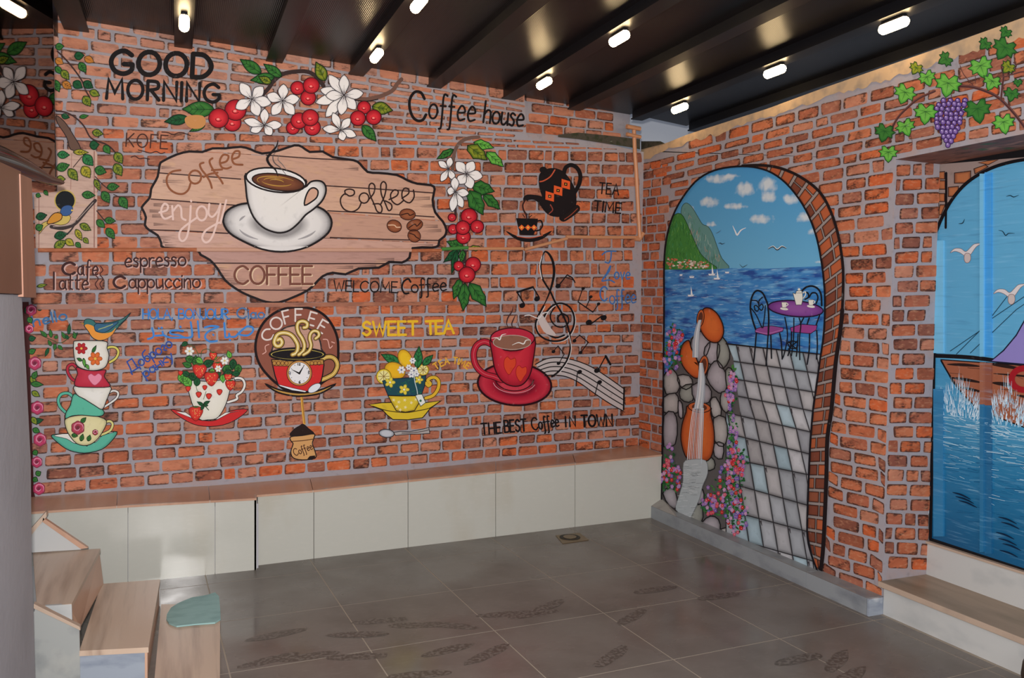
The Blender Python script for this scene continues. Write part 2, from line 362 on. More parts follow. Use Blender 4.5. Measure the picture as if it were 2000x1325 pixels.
emit(UP, lay_bricks(UP, up_fn, 5, wb, 38, lambda x, y: 1026 < x < 1220 and y < 268+(x-1026)*.03, joint=(3, 3), wob=.8), wb, 60, dark=.9, palef=lambda x, y: R.choice((0, .1, .5, .6)))
# right wall, left of the arch: small close bricks
def ra_fn(u, r_):
    x = 1254 + u
    if x > 1312: return None
    return (x, 301 + r_*17.4 + (x-1254)*(-.22 + r_*.0148))
def keepA(x, y): return x < 1325 and y > 306 + max(0, (1290-x))*.3 and (y < 880 or x > 1250+(y-860)*1.6) and y < 985 and not (x > 1300 and y > 470)
AR = lay_bricks(RIGHT, ra_fn, 40, wr, 23, keepA, joint=(2.6, 3), wob=.6)
GX = [1254, 1730]; TB = [(-1, 296, 168), (0, 318, 196), (5, 400, 308), (15, 583, 583), (36, 1010, 1172)]
def rb_fn(n):
    def fn(u, r_):
        x = 1256*math.exp(u/2300.) + u*.45
        if x > 2045: return None
        rr = r_-3
        l_ = interp([t[0] for t in TB], [t[1] for t in TB], rr); h_ = interp([t[0] for t in TB], [t[2] for t in TB], rr)
        return (x, l_+(h_-l_)*(x-1254)/(1730-1254))
    return fn
def in_arch_out(x, y):
    return y <= 500 and y > 330 and ((x-1460)/140.)**2 + ((y-500)/140.)**2 < 1
OUT_R = [(1450, 324), (1490, 323), (1525, 329), (1562, 345), (1600, 374), (1622, 412), (1636, 455), (1644, 500), (1647, 540), (1645, 605), (1640, 655), (1632, 710), (1624, 800), (1616, 855), (1614, 930), (1610, 1030), (1606, 1090), (1601, 1122)]
def il(pts, y):      # x of a polyline at height y
    for a, b in zip(pts, pts[1:]):
        if min(a[1], b[1]) <= y <= max(a[1], b[1]) and a[1] != b[1]: return a[0]+(b[0]-a[0])*(y-a[1])/(b[1]-a[1])
    return pts[-1][0]
def keepB(x, y):
    top = interp([1250, 1300, 1345, 1500, 1700, 1850, 2060], [322, 302, 287, 240, 172, 124, 58], x)
    if y < top-3: return False
    if in_arch_out(x, y): return False
    if x > 1750 and y > 262+(2000-x)*.22: return False
    if x < 1320 and y > 345: return False
    if y > 500 and x < il(OUT_R, min(1120, y))-18: return False
    edge_ = il(EC, y)
    if y > 312 and x > edge_+20: return False
    return y < 1176
RB = lay_bricks(RIGHT, rb_fn(40), 40, wr, 47, keepB, joint=(6, 5.5), wob=1.3)
# bricks that meet the corner are cut there
for ar, q in RB:
    for p in q:
        ed = il(EC, p[1])-2
        if p[1] > 312 and p[0] > ed: p[0] = ed
        if p[1] > 500 and p[0] < il(OUT_R, min(1120, p[1]))+5 and q[1][0] > 1560: p[0] = il(OUT_R, min(1120, p[1]))+5
RB = [(a, q) for a, q in RB if q[1][0]-q[0][0] > 6 and q[2][0]-q[3][0] > 6]
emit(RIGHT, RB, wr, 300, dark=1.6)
emit(RIGHT, AR, wr, 0, dark=.9)
# return face of the recess

def rt_fn(u, r_):
    y0 = 320 + r_*28.3; xa = il(EC, y0); xb = il(ED, y0)
    x = max(xa + 2, xa + 2 + u)
    if x > xb+24: return None
    x = min(x, xb-2); return (x, y0 + (x-xa)*(-.02 + .0007*(y0-600)*.2))
RR = lay_bricks(RET, rt_fn, 28, wr, 47, lambda x, y: 320 < y < 1112, joint=(6, 6), wob=1.2)
RR = [(a, q) for a, q in RR if abs(q[1][0]-q[0][0]) > 7]
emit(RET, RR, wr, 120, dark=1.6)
# lintel underside
lu = [at(RIGHT, 1755, 310), (0, -4.2, 2.305), (.31, -4.2, 2.305), (.31, PY, 2.305)]
mesh('lintel_underside', [(0, PY, 2.304), (0, -4.2, 2.304), (.31, -4.2, 2.304), (.31, PY, 2.304)], [[0, 1, 2, 3]], mat('brown_streaked_paint', (136, 88, 72), rough=.6, noise=[(9, 5, (3, 1, 1), (70, 44, 38), .5, .66, .8), (8, 5, (3, 1, 1), (196, 138, 112), .55, .7, .8), (4, 3, (1, 1, 1), (40, 108, 60), .62, .68, .9)]), wr)

# ------------------------------------------------------------ ceiling
ceil = root0('ceiling')
bx = []
for (px, py) in ((150, 60), (358, 97), (535, 122), (695, 147), (847, 172), (992, 192), (1120, 213), (1243, 238)):
    bx.append(at(BACK, px, py).x)
bx.append(.52)
def zb(x): return 2.985 - .016*x
def zp(x): return 3.045 - .016*x
for i in range(len(bx)-1):
    x0, x1 = bx[i], bx[i+1]
    ye0, ye1 = (.1, .1) if i < 7 else (atz(1262, 226, zp(x0)).y, atz(1338, 246, zp(x1)).y)
    prism('roof_panel', [(x0, ye0, zp(x0)), (x1, ye1, zp(x1)), (x1, -8, zp(x1)), (x0, -8, zp(x0))], (0, 0, .03), M['roof'], ceil)
for i, x in enumerate(bx):
    w = .075 if i else .10
    y0 = BACK.P.y + x*math.tan(BA) - .002 if i < 8 else .12
    bobj = prism('beam', [(x-w/2, y0, zb(x)), (x+w/2, y0, zb(x)), (x+w/2, -8, zb(x)), (x-w/2, -8, zb(x))], (0, 0, .062), M['beam'], ceil)
    prism('beam_flange', [(x-w/2-.012, y0, zb(x)-.004), (x+w/2+.012, y0, zb(x)-.004), (x+w/2+.012, -8, zb(x)-.004), (x-w/2-.012, -8, zb(x)-.004)], (0, 0, .01), M['beam'], ceil)
prism('beam', [(bx[0]-.17, bx[0]*math.tan(BA)-.02, 3.0), (bx[0]-.09, bx[0]*math.tan(BA)-.02, 3.0), (bx[0]-.09, -8, 3.0), (bx[0]-.17, -8, 3.0)], (0, 0, .13), M['beam'], ceil)
def lamp(x, y, L_, label):
    z = zb(x)-.006
    t = thing('ceiling_lamp', label, 'lamp', (x, y, z), 'warm tube lamps under the ceiling beams')
    box('housing', (x, y, z-.010), (.034, L_-.02, .02), M['beam'], t, bev=.006)
    n = 10; path = []; rad = []
    for k in range(n+1):
        a = -math.cos(math.pi*k/n); path.append((x, y+a*L_/2, z-.034)); rad.append(max(.004, .026*min(1, math.sin(math.pi*k/n)*2.2)))
    tube('glass_tube', path, rad, M['lamp'], t, seg=12)
for (x, px, py, lab) in ((1, 357, 45, 'bright warm lamp above the words GOOD MORNING'), (3, 722, 107, 'warm lamp at the wall end of the beam above the white flowers'),
    (3, 800, 4, 'lamp cut by the top edge of the photo, on the beam above the white flowers'), (5, 1040, 160, 'lamp nearest the wall right of the words Coffee house'),
    (5, 1181, 71, 'upper of the two lamps on the beam right of Coffee house'), (7, 1306, 209, 'lowest lamp, in front of the gap at the corner'),
    (7, 1480, 135, 'middle of the three lamps on the right hand beam'), (7, 1702, 42, 'topmost of the three lamps on the right hand beam')):
    p = atz(px, py, zb(bx[x])-.04); lamp(bx[x], p.y, .17, lab)

# mossy ledge at the corner, pipe with clamps
t = thing('mossy_ledge', 'mossy dark concrete ledge across the top of the corner', 'ledge', at(BACK, 1200, 270, .0))
LG = [((1090, 263), (1090, 268)), ((1130, 259), (1130, 272)), ((1180, 264), (1180, 280)), ((1232, 270), (1232, 288)), ((1250, 272), (1250, 292))]
vs = []
for (a, b) in LG: vs += [at(BACK, *a, .012), at(BACK, *b, .012), at(BACK, *b, -.09), at(BACK, *a, -.09)]
fs = []
for i in range(len(LG)-1):
    for k in range(4): fs.append([i*4+k, i*4+(k+1) % 4, i*4+4+(k+1) % 4, i*4+4+k])
fs += [[0, 1, 2, 3], [16, 17, 18, 19]]
mesh('ledge_edge', vs, fs, M['moss'], t)
vs = [at(RIGHT, 1252, 276, -.02), at(RIGHT, 1252, 294, .004), at(RIGHT, 1300, 281, .004), at(RIGHT, 1290, 276, -.02)]
mesh('moss_patch', vs, [[0, 1, 2, 3]], M['moss'], t)

# ------------------------------------------------------------ bench
bench = thing('bench', 'long tiled bench with cream front panels and brown wood-look top', 'bench', (-2, -.3, 0))
BF = surf(F0, (math.sin(ba), -math.cos(ba), 0))
PL = at(FLOOR, 320, 1132); BL = surf(PL, (0, -1, 0))
hb = .448
fx = [503, 613, 797, 968, 1123, 1290]
ty = lambda x: interp([505, 612, 800, 970, 1290], [967, 958, 938, 921, 888], x)
by = lambda x: interp([505, 800, 1000, 1200, 1285], [1105, 1072, 1047, 1023, 1010], x)
for i in range(len(fx)-1):
    a, b = fx[i]+.6, fx[i+1]-.6
    q = [at(BF, a, by(a)), at(BF, b, by(b)), at(BF, b, ty(b)), at(BF, a, ty(a))]
    q[0].z = q[1].z = 0
    if i == 4: q[1] = Vector((0, q[1].y, 0)); q[2] = Vector((0, q[2].y, q[2].z))
    prism('front_tile', q, -BF.n*.02, M['panel'], bench)
lx = [30, 250, 420, 501]
ty2 = lambda x: interp([90, 250, 500], [998, 987, 973], x); by2 = lambda x: interp([200, 320, 503], [1143, 1132, 1115], x)
for i in range(3):
    a, b = lx[i]+.5, lx[i+1]-.5; q = [at(BL, a, by2(a)), at(BL, b, by2(b)), at(BL, b, ty2(b)), at(BL, a, ty2(a))]; q[0].z = q[1].z = 0
    prism('front_tile', q, -BL.n*.02, M['panel'], bench)
q0 = at(BL, 501, 1114.5); q0.z = 0; q1 = at(BL, 501, 973)
prism('side_tile', [q0, q1, Vector((q1.x, F0.y+.02, q1.z)), Vector((q0.x, F0.y+.02, 0))], (-.012, 0, 0), M['panel'], bench)
kb = lambda x: interp([60, 80, 400, 800, 1100, 1250], [970, 968, 950, 918, 888, 870], x)
sx = [(30, 40), (230, 228), (407, 410), (605, 611), (795, 797), (968, 968), (1118, 1123), (1262, 1291)]
for i in range(len(sx)-1):
    (a0, a1), (b0_, b1_) = sx[i], sx[i+1]
    f = (lambda x: at(BL, x, ty2(x))) if b1_ <= 501 else (lambda x: at(BF, x, ty(x)))
    A = at(BACK, a0+.5, kb(a0)); B = at(BACK, b0_-.5, kb(b0_)); Cc = f(b1_-.5); D = f(a1+.5)
    if b1_ > 1200: B = Vector((0, 0, B.z)); Cc = Vector((0, Cc.y, Cc.z))
    if a1 < 501 < b1_: 
        c1 = at(BL, 501, 973); d1 = at(BF, 501.5, ty(503)); poly = [A, B, Cc, d1, c1, at(BL, a1+.5, ty2(a1))]
    else: poly = [A, B, Cc, D]
    nrm = (poly[0]-poly[1]).cross(poly[2]-poly[1])
    ov = [p + Vector((0, -.006, 0)) if k >= 2 else p for k, p in enumerate(poly)]
    prism('top_tile', ov, (0, 0, -.012), M['woodtile'], bench)
# core so nothing is hollow
prism("core", [Vector((-4.6, -4.6*math.tan(BA), 0)), Vector((0, 0, 0)), Vector((0, F1.y+.03, 0)), Vector((F0.x, F0.y+.03, 0)), Vector((F0.x, PL.y+.03, 0)), Vector((-4.6, PL.y+.03, 0))], (0, 0, .38), M['plaster'], bench)

# ------------------------------------------------------------ stairs at the left
st = thing('staircase', 'left hand staircase of stone treads climbing behind the grey wall', 'stairs', (-3.7, -1.6, 0))
z1, z2 = .135, .275
def pz(x, y, z): return atz(x, y, z)
# floor board
bq = [pz(290, 1340, .02), pz(433, 1340, .02), pz(430, 1181, .02), pz(315, 1181, .02)]
bq[0] = Vector((-3.44, -2.6, .02)); bq[1] = Vector((-3.21, -2.6, .02))
prism('platform_slab', bq, (0, 0, -.02), M['tread'], st)
A_, B_, C_, D_ = pz(290, 1265, z1), pz(155, 1272, z1), pz(198, 1141, z1), pz(313, 1132, z1)
prism('tread', [A_, B_, C_, D_], (0, 0, -.022), M['tread'], st)
def riser(name, a, b, ztop, zbot, m, th=.01):
    a = Vector(a); b = Vector(b); d = (b-a); d.z = 0; n = Vector((d.y, -d.x, 0)).normalized()
    return prism(name, [(a.x, a.y, zbot), (b.x, b.y, zbot), (b.x, b.y, ztop), (a.x, a.y, ztop)], -n*th, m, st)
riser('riser', A_+Vector((-.004, .004, 0)), D_+Vector((-.004, 0, 0)), z1-.022, .0, M['woodtile'])
riser('front_panel', B_+Vector((0, .004, 0)), A_+Vector((-.006, .004, 0)), z1-.022, -.0, M['bluemarble'])
riser('back_panel', D_, C_, z1-.022, 0, M['marble'])
A2, B2, C2, D2 = pz(140, 1180, z2), pz(72, 1185, z2), pz(64, 1080, z2), pz(196, 1072, z2)
prism('tread', [A2, B2, C2, D2], (0, 0, -.02), M['tread'], st)
r1 = pz(157, 1226, z1); r2 = pz(202, 1141, z1)
prism('riser', [Vector((A2.x-.004, A2.y, z2-.02)), Vector((D2.x-.004, D2.y, z2-.02)), r2, r1], (-.012, 0, 0), M['woodtile'], st)
# block under the upper steps with its marble sides
lowf = pz(155, 1228, z1)
c1 = pz(68, 1184, z1+.03)
prism('side_block', [Vector((A2.x-.02, A2.y+.012, 0)), Vector((A2.x-.02, C_.y, 0)), Vector((-4.5, C_.y, 0)), Vector((-4.5, A2.y+.012, 0))], (0, 0, z2-.02), M['marble'], st)
cut = surf(B_, (0, -1, 0))
cutp = [(66, 1400), (158, 1400), (155, 1229), (68, 1184)]
q = [at(cut, *p) for p in cutp]
prism('side_panel', q, (0, .02, 0), mat('dusty_marble', (150, 152, 150), rough=.5, noise=[(6, 6, (1, 1, 1), (112, 116, 118), .45, .65, .9), (4, 4, (1, 1, 1), (182, 178, 168), .55, .7, .6)]), st)
q = [at(cut, 66, 1180, .006), at(cut, 156, 1225, .006), at(cut, 157, 1232, .006), at(cut, 66, 1189, .006)]
prism('edge_strip', q, (0, .03, 0), M['edge'], st)
q = [at(surf(A2, (0, -1, 0)), *p) for p in ((88, 1184), (140, 1181), (141, 1214))]
prism('white_wedge', q, (0, .015, 0), M['marble'], st)
# wedge-shaped riser of the next step with its dark sloping edge
bk = surf(D2, (0, -1, 0))
q = [at(bk, *p) for p in ((60, 1080), (62, 1042), (84, 1019), (160, 1070), (158, 1074))]
prism('white_riser', q, (0, .015, 0), M['marble'], st)
q = [at(bk, *p, .004) for p in ((84, 1012), (172, 1071), (158, 1073), (83, 1020))]
prism('sloping_edge', q, (0, .03, 0), M['woodtile'], st)
q = [at(bk, *p, .004) for p in ((58, 1036), (90, 1000), (91, 1010), (60, 1047))]
prism('top_nosing', q, (0, .06, 0), M['tread'], st)

# teal mat lying on the platform and floor
mp = [(326, 1203), (334, 1190), (350, 1180), (375, 1170), (405, 1165), (420, 1160), (428, 1168), (430, 1190), (431, 1212), (420, 1219), (380, 1222), (345, 1226), (330, 1220), (325, 1212)]
t = thing('bath_mat', 'small rounded teal mat lying across the slab beside the stairs', 'mat', pz(380, 1200, .02))
q = [pz(x, y, .0215) for x, y in mp]
prism('foam_pad', q, (0, 0, .007), M['teal'], t)

# floor drain
dc = pz(1113, 1051, 0); t = thing('floor_drain', 'square metal floor drain set in the tiles by the bench', 'drain', dc)
q = [pz(x, y, .0015) for x, y in ((1088, 1052), (1104, 1041), (1149, 1054), (1098, 1064))]
prism('drain_plate', [pz(x, y, .0005) for x, y in ((1085, 1047), (1132, 1042), (1150, 1056), (1099, 1063))], (0, 0, .003), M['brass'], t)
q = [dc + Vector((math.cos(a)*.07, math.sin(a)*.07, .004)) for a in [k*math.pi/9 for k in range(18)]]
prism('drain_cup', q, (0, 0, .002), M['drainhole'], t)
q = [dc + Vector((math.cos(a)*.045, math.sin(a)*.045, .0065)) for a in [k*math.pi/9 for k in range(18)]]
prism('strainer', q, (0, 0, .002), M['brass'], t)

# damp footprints on the tiles
fp = root0('footprints'); fp['kind'] = 'stuff'
fv = []; ff = []
for (x, y, a) in ((525, 1290, .05), (600, 1283, .1), (700, 1283, .1), (812, 1222, .05), (745, 1213, .1), (880, 1222, -.3), (985, 1200, .05), (1040, 1200, 0), (875, 1270, .1), (953, 1278, .2), (820, 1318, .1), (1195, 1282, .3), (1235, 1205, .4), (1560, 1288, .1), (1635, 1292, .3), (540, 1240, .2), (1405, 1165, .3), (1280, 1152, .2), (1070, 1185, .1), (1660, 1322, 0), (700, 1240, .0)):
    c = pz(x, y, .0003 + .00006*len(ff)); an = a + R.uniform(-.4, .4); n = 14; b = len(fv)
    for k in range(n):
        th = 2*math.pi*k/n; rr = 1 + .18*math.cos(2*th) + R.uniform(-.1, .1); dx, dy = .13*math.cos(th)*rr*R.uniform(.85, 1), .042*math.sin(th)*rr
        fv.append(c + Vector((dx*math.cos(an)-dy*math.sin(an), dx*math.sin(an)+dy*math.cos(an), 0)))
    ff.append(list(range(b, b+n)))
mesh('sole_prints', fv, ff, M['wet'], fp)['kind'] = 'stuff'

# ------------------------------------------------------------ steps and door at the right
stp = thing('doorstep', 'pale stone doorstep below the painted blue door', 'step', (.15, -3, 0))
hz = .168
prism('lower_riser', [(-.012, PY-.018, 0), (-.012, -5, 0), (.02, -5, 0), (.02, PY-.018, 0)], (0, 0, hz-.025), M['marble'], stp)
prism('tread', [(-.03, PY-.002, hz-.025), (-.03, -5, hz-.025), (.36, -5, hz-.025), (.36, PY-.002, hz-.025)], (0, 0, .025), M['tread2'], stp)
prism('tread_edge', [(-.034, PY-.002, hz-.026), (-.034, -5, hz-.026), (-.028, -5, hz-.026), (-.028, PY-.002, hz-.026)], (0, 0, .027), M['edge'], stp)
prism('upper_riser', [(.296, PY-.001, hz), (.296, -5, hz), (.4, -5, hz), (.4, PY-.001, hz)], (0, 0, .165), M['marble'], stp)
prism('sill_slab', [(.285, PY-.001, hz+.165), (.285, -5, hz+.165), (.4, -5, hz+.165), (.4, PY-.001, hz+.165)], (0, 0, .012), M['edge'], stp)
pc_ = atz(2046, 1366, 0)
t = thing('brown_pot', 'dark brown rounded pot edge at the lower right corner of the photo', 'pot', pc_)
pth = [(pc_.x, pc_.y, z) for z in (0, .03, .08, .13, .17, .19)]
tube('pot_body', pth, [.06, .08, .095, .09, .075, .06], M['brown'], t, seg=24)

# ------------------------------------------------------------ pane and cabinet at the left
MP = surf(at(LEFT, 104, 200), (math.cos(math.radians(12)), -math.sin(math.radians(12)), -.02))
t = thing('glass_panel', 'dark tinted glass panel mirroring the painted wall, above the brown cabinet', 'glass panel', at(MP, 60, 200))
q = [at(MP, *p) for p in ((108, 349), (104, 52), (100, -60), (-260, -420), (-260, 190), (-120, 236), (0, 284), (45, 308), (85, 338))]
prism('pane', q, (-.02, 0, 0), M['mirror'], t)
rim_t = [(-260, 190), (-120, 236), (0, 284), (45, 308), (85, 338), (109, 349)]
rim_b = [(-260, 260), (-120, 300), (0, 331), (45, 345), (85, 358), (110, 362)]
vs = []
for k in range(7):
    a = math.pi*k/6
    for (p, q_) in zip(rim_t, rim_b):
        P, Q = at(MP, *p), at(MP, *q_); mid = (P+Q)/2; h = (P-Q)/2; vs.append(mid + h*math.cos(a) + Vector((.035*math.sin(a), 0, 0)))
fs = [[k*6+i, k*6+i+1, k*6+7+i, k*6+6+i] for k in range(6) for i in range(5)]
mesh('rounded_rim', vs, fs, M['black'], t, smooth=True)
eg = [at(MP, 104, 48), at(MP, 110, 362)]
prism('side_edge', [eg[0], eg[1], eg[1]+Vector((0, .012, 0)), eg[0]+Vector((0, .012, 0))], (-.03, 0, 0), M['black'], t)
CB = surf((XL+.012, 0, 0), (1, 0, 0))
t = thing('wall_cabinet', 'brown wooden cabinet panel on the grey wall at the left edge', 'cabinet', at(CB, 20, 450))
q = [at(CB, *p) for p in ((-260, 560), (47, 575), (41, 335), (-260, 200))]
prism('panel', q, (-.3, 0, 0), M['wood'], t)
q = [at(CB, *p, .004) for p in ((46, 580), (71, 582), (62, 350), (40, 340))]
prism('edge_trim', q, (-.03, 0, 0), M['woodlight'], t)
#MURAL
# ------------------------------------------------------------ painting tools: every shape lies flat on its wall
def smooth(pts, closed=False, n=4):
    if len(pts) < 3: return list(pts)
    out = []; N_ = len(pts); rng = range(N_ if closed else N_-1)
    for i in rng:
        p0 = pts[(i-1) % N_] if closed or i > 0 else pts[0]; p1 = pts[i]; p2 = pts[(i+1) % N_]
        p3 = pts[(i+2) % N_] if closed or i+2 < N_ else pts[-1]
        for k in range(n):
            t = k/n; t2 = t*t; t3 = t2*t
            out.append(tuple(.5*((2*p1[a])+(-p0[a]+p2[a])*t+(2*p0[a]-5*p1[a]+4*p2[a]-p3[a])*t2+(-p0[a]+3*p1[a]-3*p2[a]+p3[a])*t3) for a in (0, 1)))
    if not closed: out.append(tuple(pts[-1]))
    return out
def ell(cx, cy, rx, ry=None, rot=0, n=20, a0=0, a1=360):
    ry = rx if ry is None else ry; r_ = math.radians(rot); o = []
    full = abs(a1-a0) >= 360
    for k in range(n if full else n+1):
        t = math.radians(a0+(a1-a0)*k/n); x, y = rx*math.cos(t), ry*math.sin(t)
        o.append((cx+x*math.cos(r_)-y*math.sin(r_), cy+x*math.sin(r_)+y*math.cos(r_)))
    return o
class Part:
    def __init__(s, inc=.00006): s.v = []; s.f = []; s.c = []; s.l = 0; s.inc = inc
    def add(s, pts, faces, cols):
        b = len(s.v); s.v += [(p[0], p[1], s.l + (p[2] if len(p) > 2 else 0)) for p in pts]
        s.f += [[i+b for i in f] for f in faces]; s.c += [(*srgb(c), 1) for c in cols]; s.l += s.inc
    def fill(s, pts, col, sm=False, closed=True):
        if sm: pts = smooth(pts, True, 3)
        tri = tessellate_polygon([[Vector((p[0], p[1], 0)) for p in pts]])
        s.add(pts, [list(t) for t in tri], [col]*len(pts)); return s
    def grad(s, pts, rings, c=None, sm=False):
        """rings: (scale, colour) from the outline inwards"""
        if sm: pts = smooth(pts, True, 3)
        if c is None: c = (sum(p[0] for p in pts)/len(pts), sum(p[1] for p in pts)/len(pts))
        n = len(pts); vs = []; cs = []; fs = []
        for sc, col in rings:
            vs += [(c[0]+(p[0]-c[0])*sc, c[1]+(p[1]-c[1])*sc) for p in pts]; cs += [col]*n
        for r_ in range(len(rings)-1):
            for i in range(n): fs.append([r_*n+i, r_*n+(i+1) % n, (r_+1)*n+(i+1) % n, (r_+1)*n+i])
        k = (len(rings)-1)*n; vs.append(c); cs.append(rings[-1][1]); fs += [[k+i, k+(i+1) % n, len(vs)-1] for i in range(n)]
        s.add(vs, fs, cs); return s
    def line(s, pts, w, col, sm=True, closed=False, taper=0, col2=None, n=4):
        """ribbon of width w px; taper: 1 both ends thin, 2 end thin, -1 thick in the middle"""
        if sm: pts = smooth(pts, closed, n)
        q = [pts[0]]
        for p in pts[1:]:
            if abs(p[0]-q[-1][0])+abs(p[1]-q[-1][1]) > .15: q.append(p)
        pts = q; N_ = len(pts)
        if N_ < 2: return s
        L_, R_ = [], []
        for i, p in enumerate(pts):
            a = pts[i-1] if (i > 0 or closed) else pts[0]; b = pts[(i+1) % N_] if (i < N_-1 or closed) else pts[-1]
            def nrm(u, v):
                d = math.hypot(v[0]-u[0], v[1]-u[1]) or 1; return (-(v[1]-u[1])/d, (v[0]-u[0])/d)
            n1 = nrm(a, p) if a != p else nrm(p, b); n2 = nrm(p, b) if b != p else n1
            m_ = (n1[0]+n2[0], n1[1]+n2[1]); d = math.hypot(*m_) or 1; m_ = (m_[0]/d, m_[1]/d); k = max(.55, m_[0]*n1[0]+m_[1]*n1[1])
            t = i/(N_-1); ww = w
            if taper == 1: ww = w*(.25+.75*math.sin(math.pi*t))
            elif taper == 2: ww = w*(1-.8*t)
            elif taper == 3: ww = w*(.2+.8*t)
            h = ww/2/k; L_.append((p[0]+m_[0]*h, p[1]+m_[1]*h, t*.00008)); R_.append((p[0]-m_[0]*h, p[1]-m_[1]*h, t*.00008))
        vs = L_+R_; fs = [[i, i+1, N_+i+1, N_+i] for i in range(N_-1)]
        if closed: fs.append([N_-1, 0, N_, 2*N_-1])
        cols = [col]*len(vs) if col2 is None else [tuple(col[a]+(col2[a]-col[a])*i/(N_-1) for a in range(3)) for i in range(N_)]*2
        if not closed and not taper:
            for (i, sg) in ((0, -1), (N_-1, 1)):
                p = pts[i]; q2 = pts[1] if i == 0 else pts[-2]; d = math.hypot(p[0]-q2[0], p[1]-q2[1]) or 1; dx, dy = (p[0]-q2[0])/d, (p[1]-q2[1])/d
                b = len(vs); cap = []
                for k in range(1, 4):
                    a = -math.pi/2+math.pi*k/4; cap.append((p[0]+(dx*math.cos(a)-dy*math.sin(a))*w/2, p[1]+(dx*math.sin(a)+dy*math.cos(a))*w/2, (i/(N_-1))*.00008))
                vs += cap; cols += [cols[i]]*3
                e0_, e1_ = (i, N_+i)
                l0 = vs[i]; c0 = cap[0]
                if math.hypot(l0[0]-c0[0], l0[1]-c0[1]) > math.hypot(vs[N_+i][0]-c0[0], vs[N_+i][1]-c0[1]): e0_, e1_ = e1_, e0_
                fs.append([e0_, b, b+1, b+2, e1_])
        s.add(vs, fs, cols); return s
    def shape(s, pts, col, oc=(28, 22, 24), ow=1.6, sm=True, rings=None, c=None):
        if sm: pts = smooth(pts, True, 3)
        if rings: s.grad(pts, rings, c)
        else: s.fill(pts, col)
        if ow: s.line(pts, ow, oc, sm=False, closed=True)
        return s
class Motif:
    def __init__(s, name, label, cat, sf, x, y, group=None, lay=0.):
        s.s = sf; s.l = .0034 + lay; s.e = thing(name, label, cat, at(sf, x, y, s.l), group)
    def put(s, name, p, m=None, label=None, step=.0002, kind=None):
        vs = [at(s.s, v[0], v[1], s.l + v[2]) for v in p.v]; fs = []
        for f in p.f:
            n = (vs[f[1]]-vs[f[0]]).cross(vs[f[2]]-vs[f[0]]); fs.append(f if n.dot(s.s.n) >= 0 else f[::-1])
        o = mesh(name, vs, fs, M[m or 'paint'], s.e, cols=p.c); s.l += step + p.l*.6
        if label: o['label'] = label
        if kind: o['kind'] = kind
        return o
BLK = (30, 24, 26)
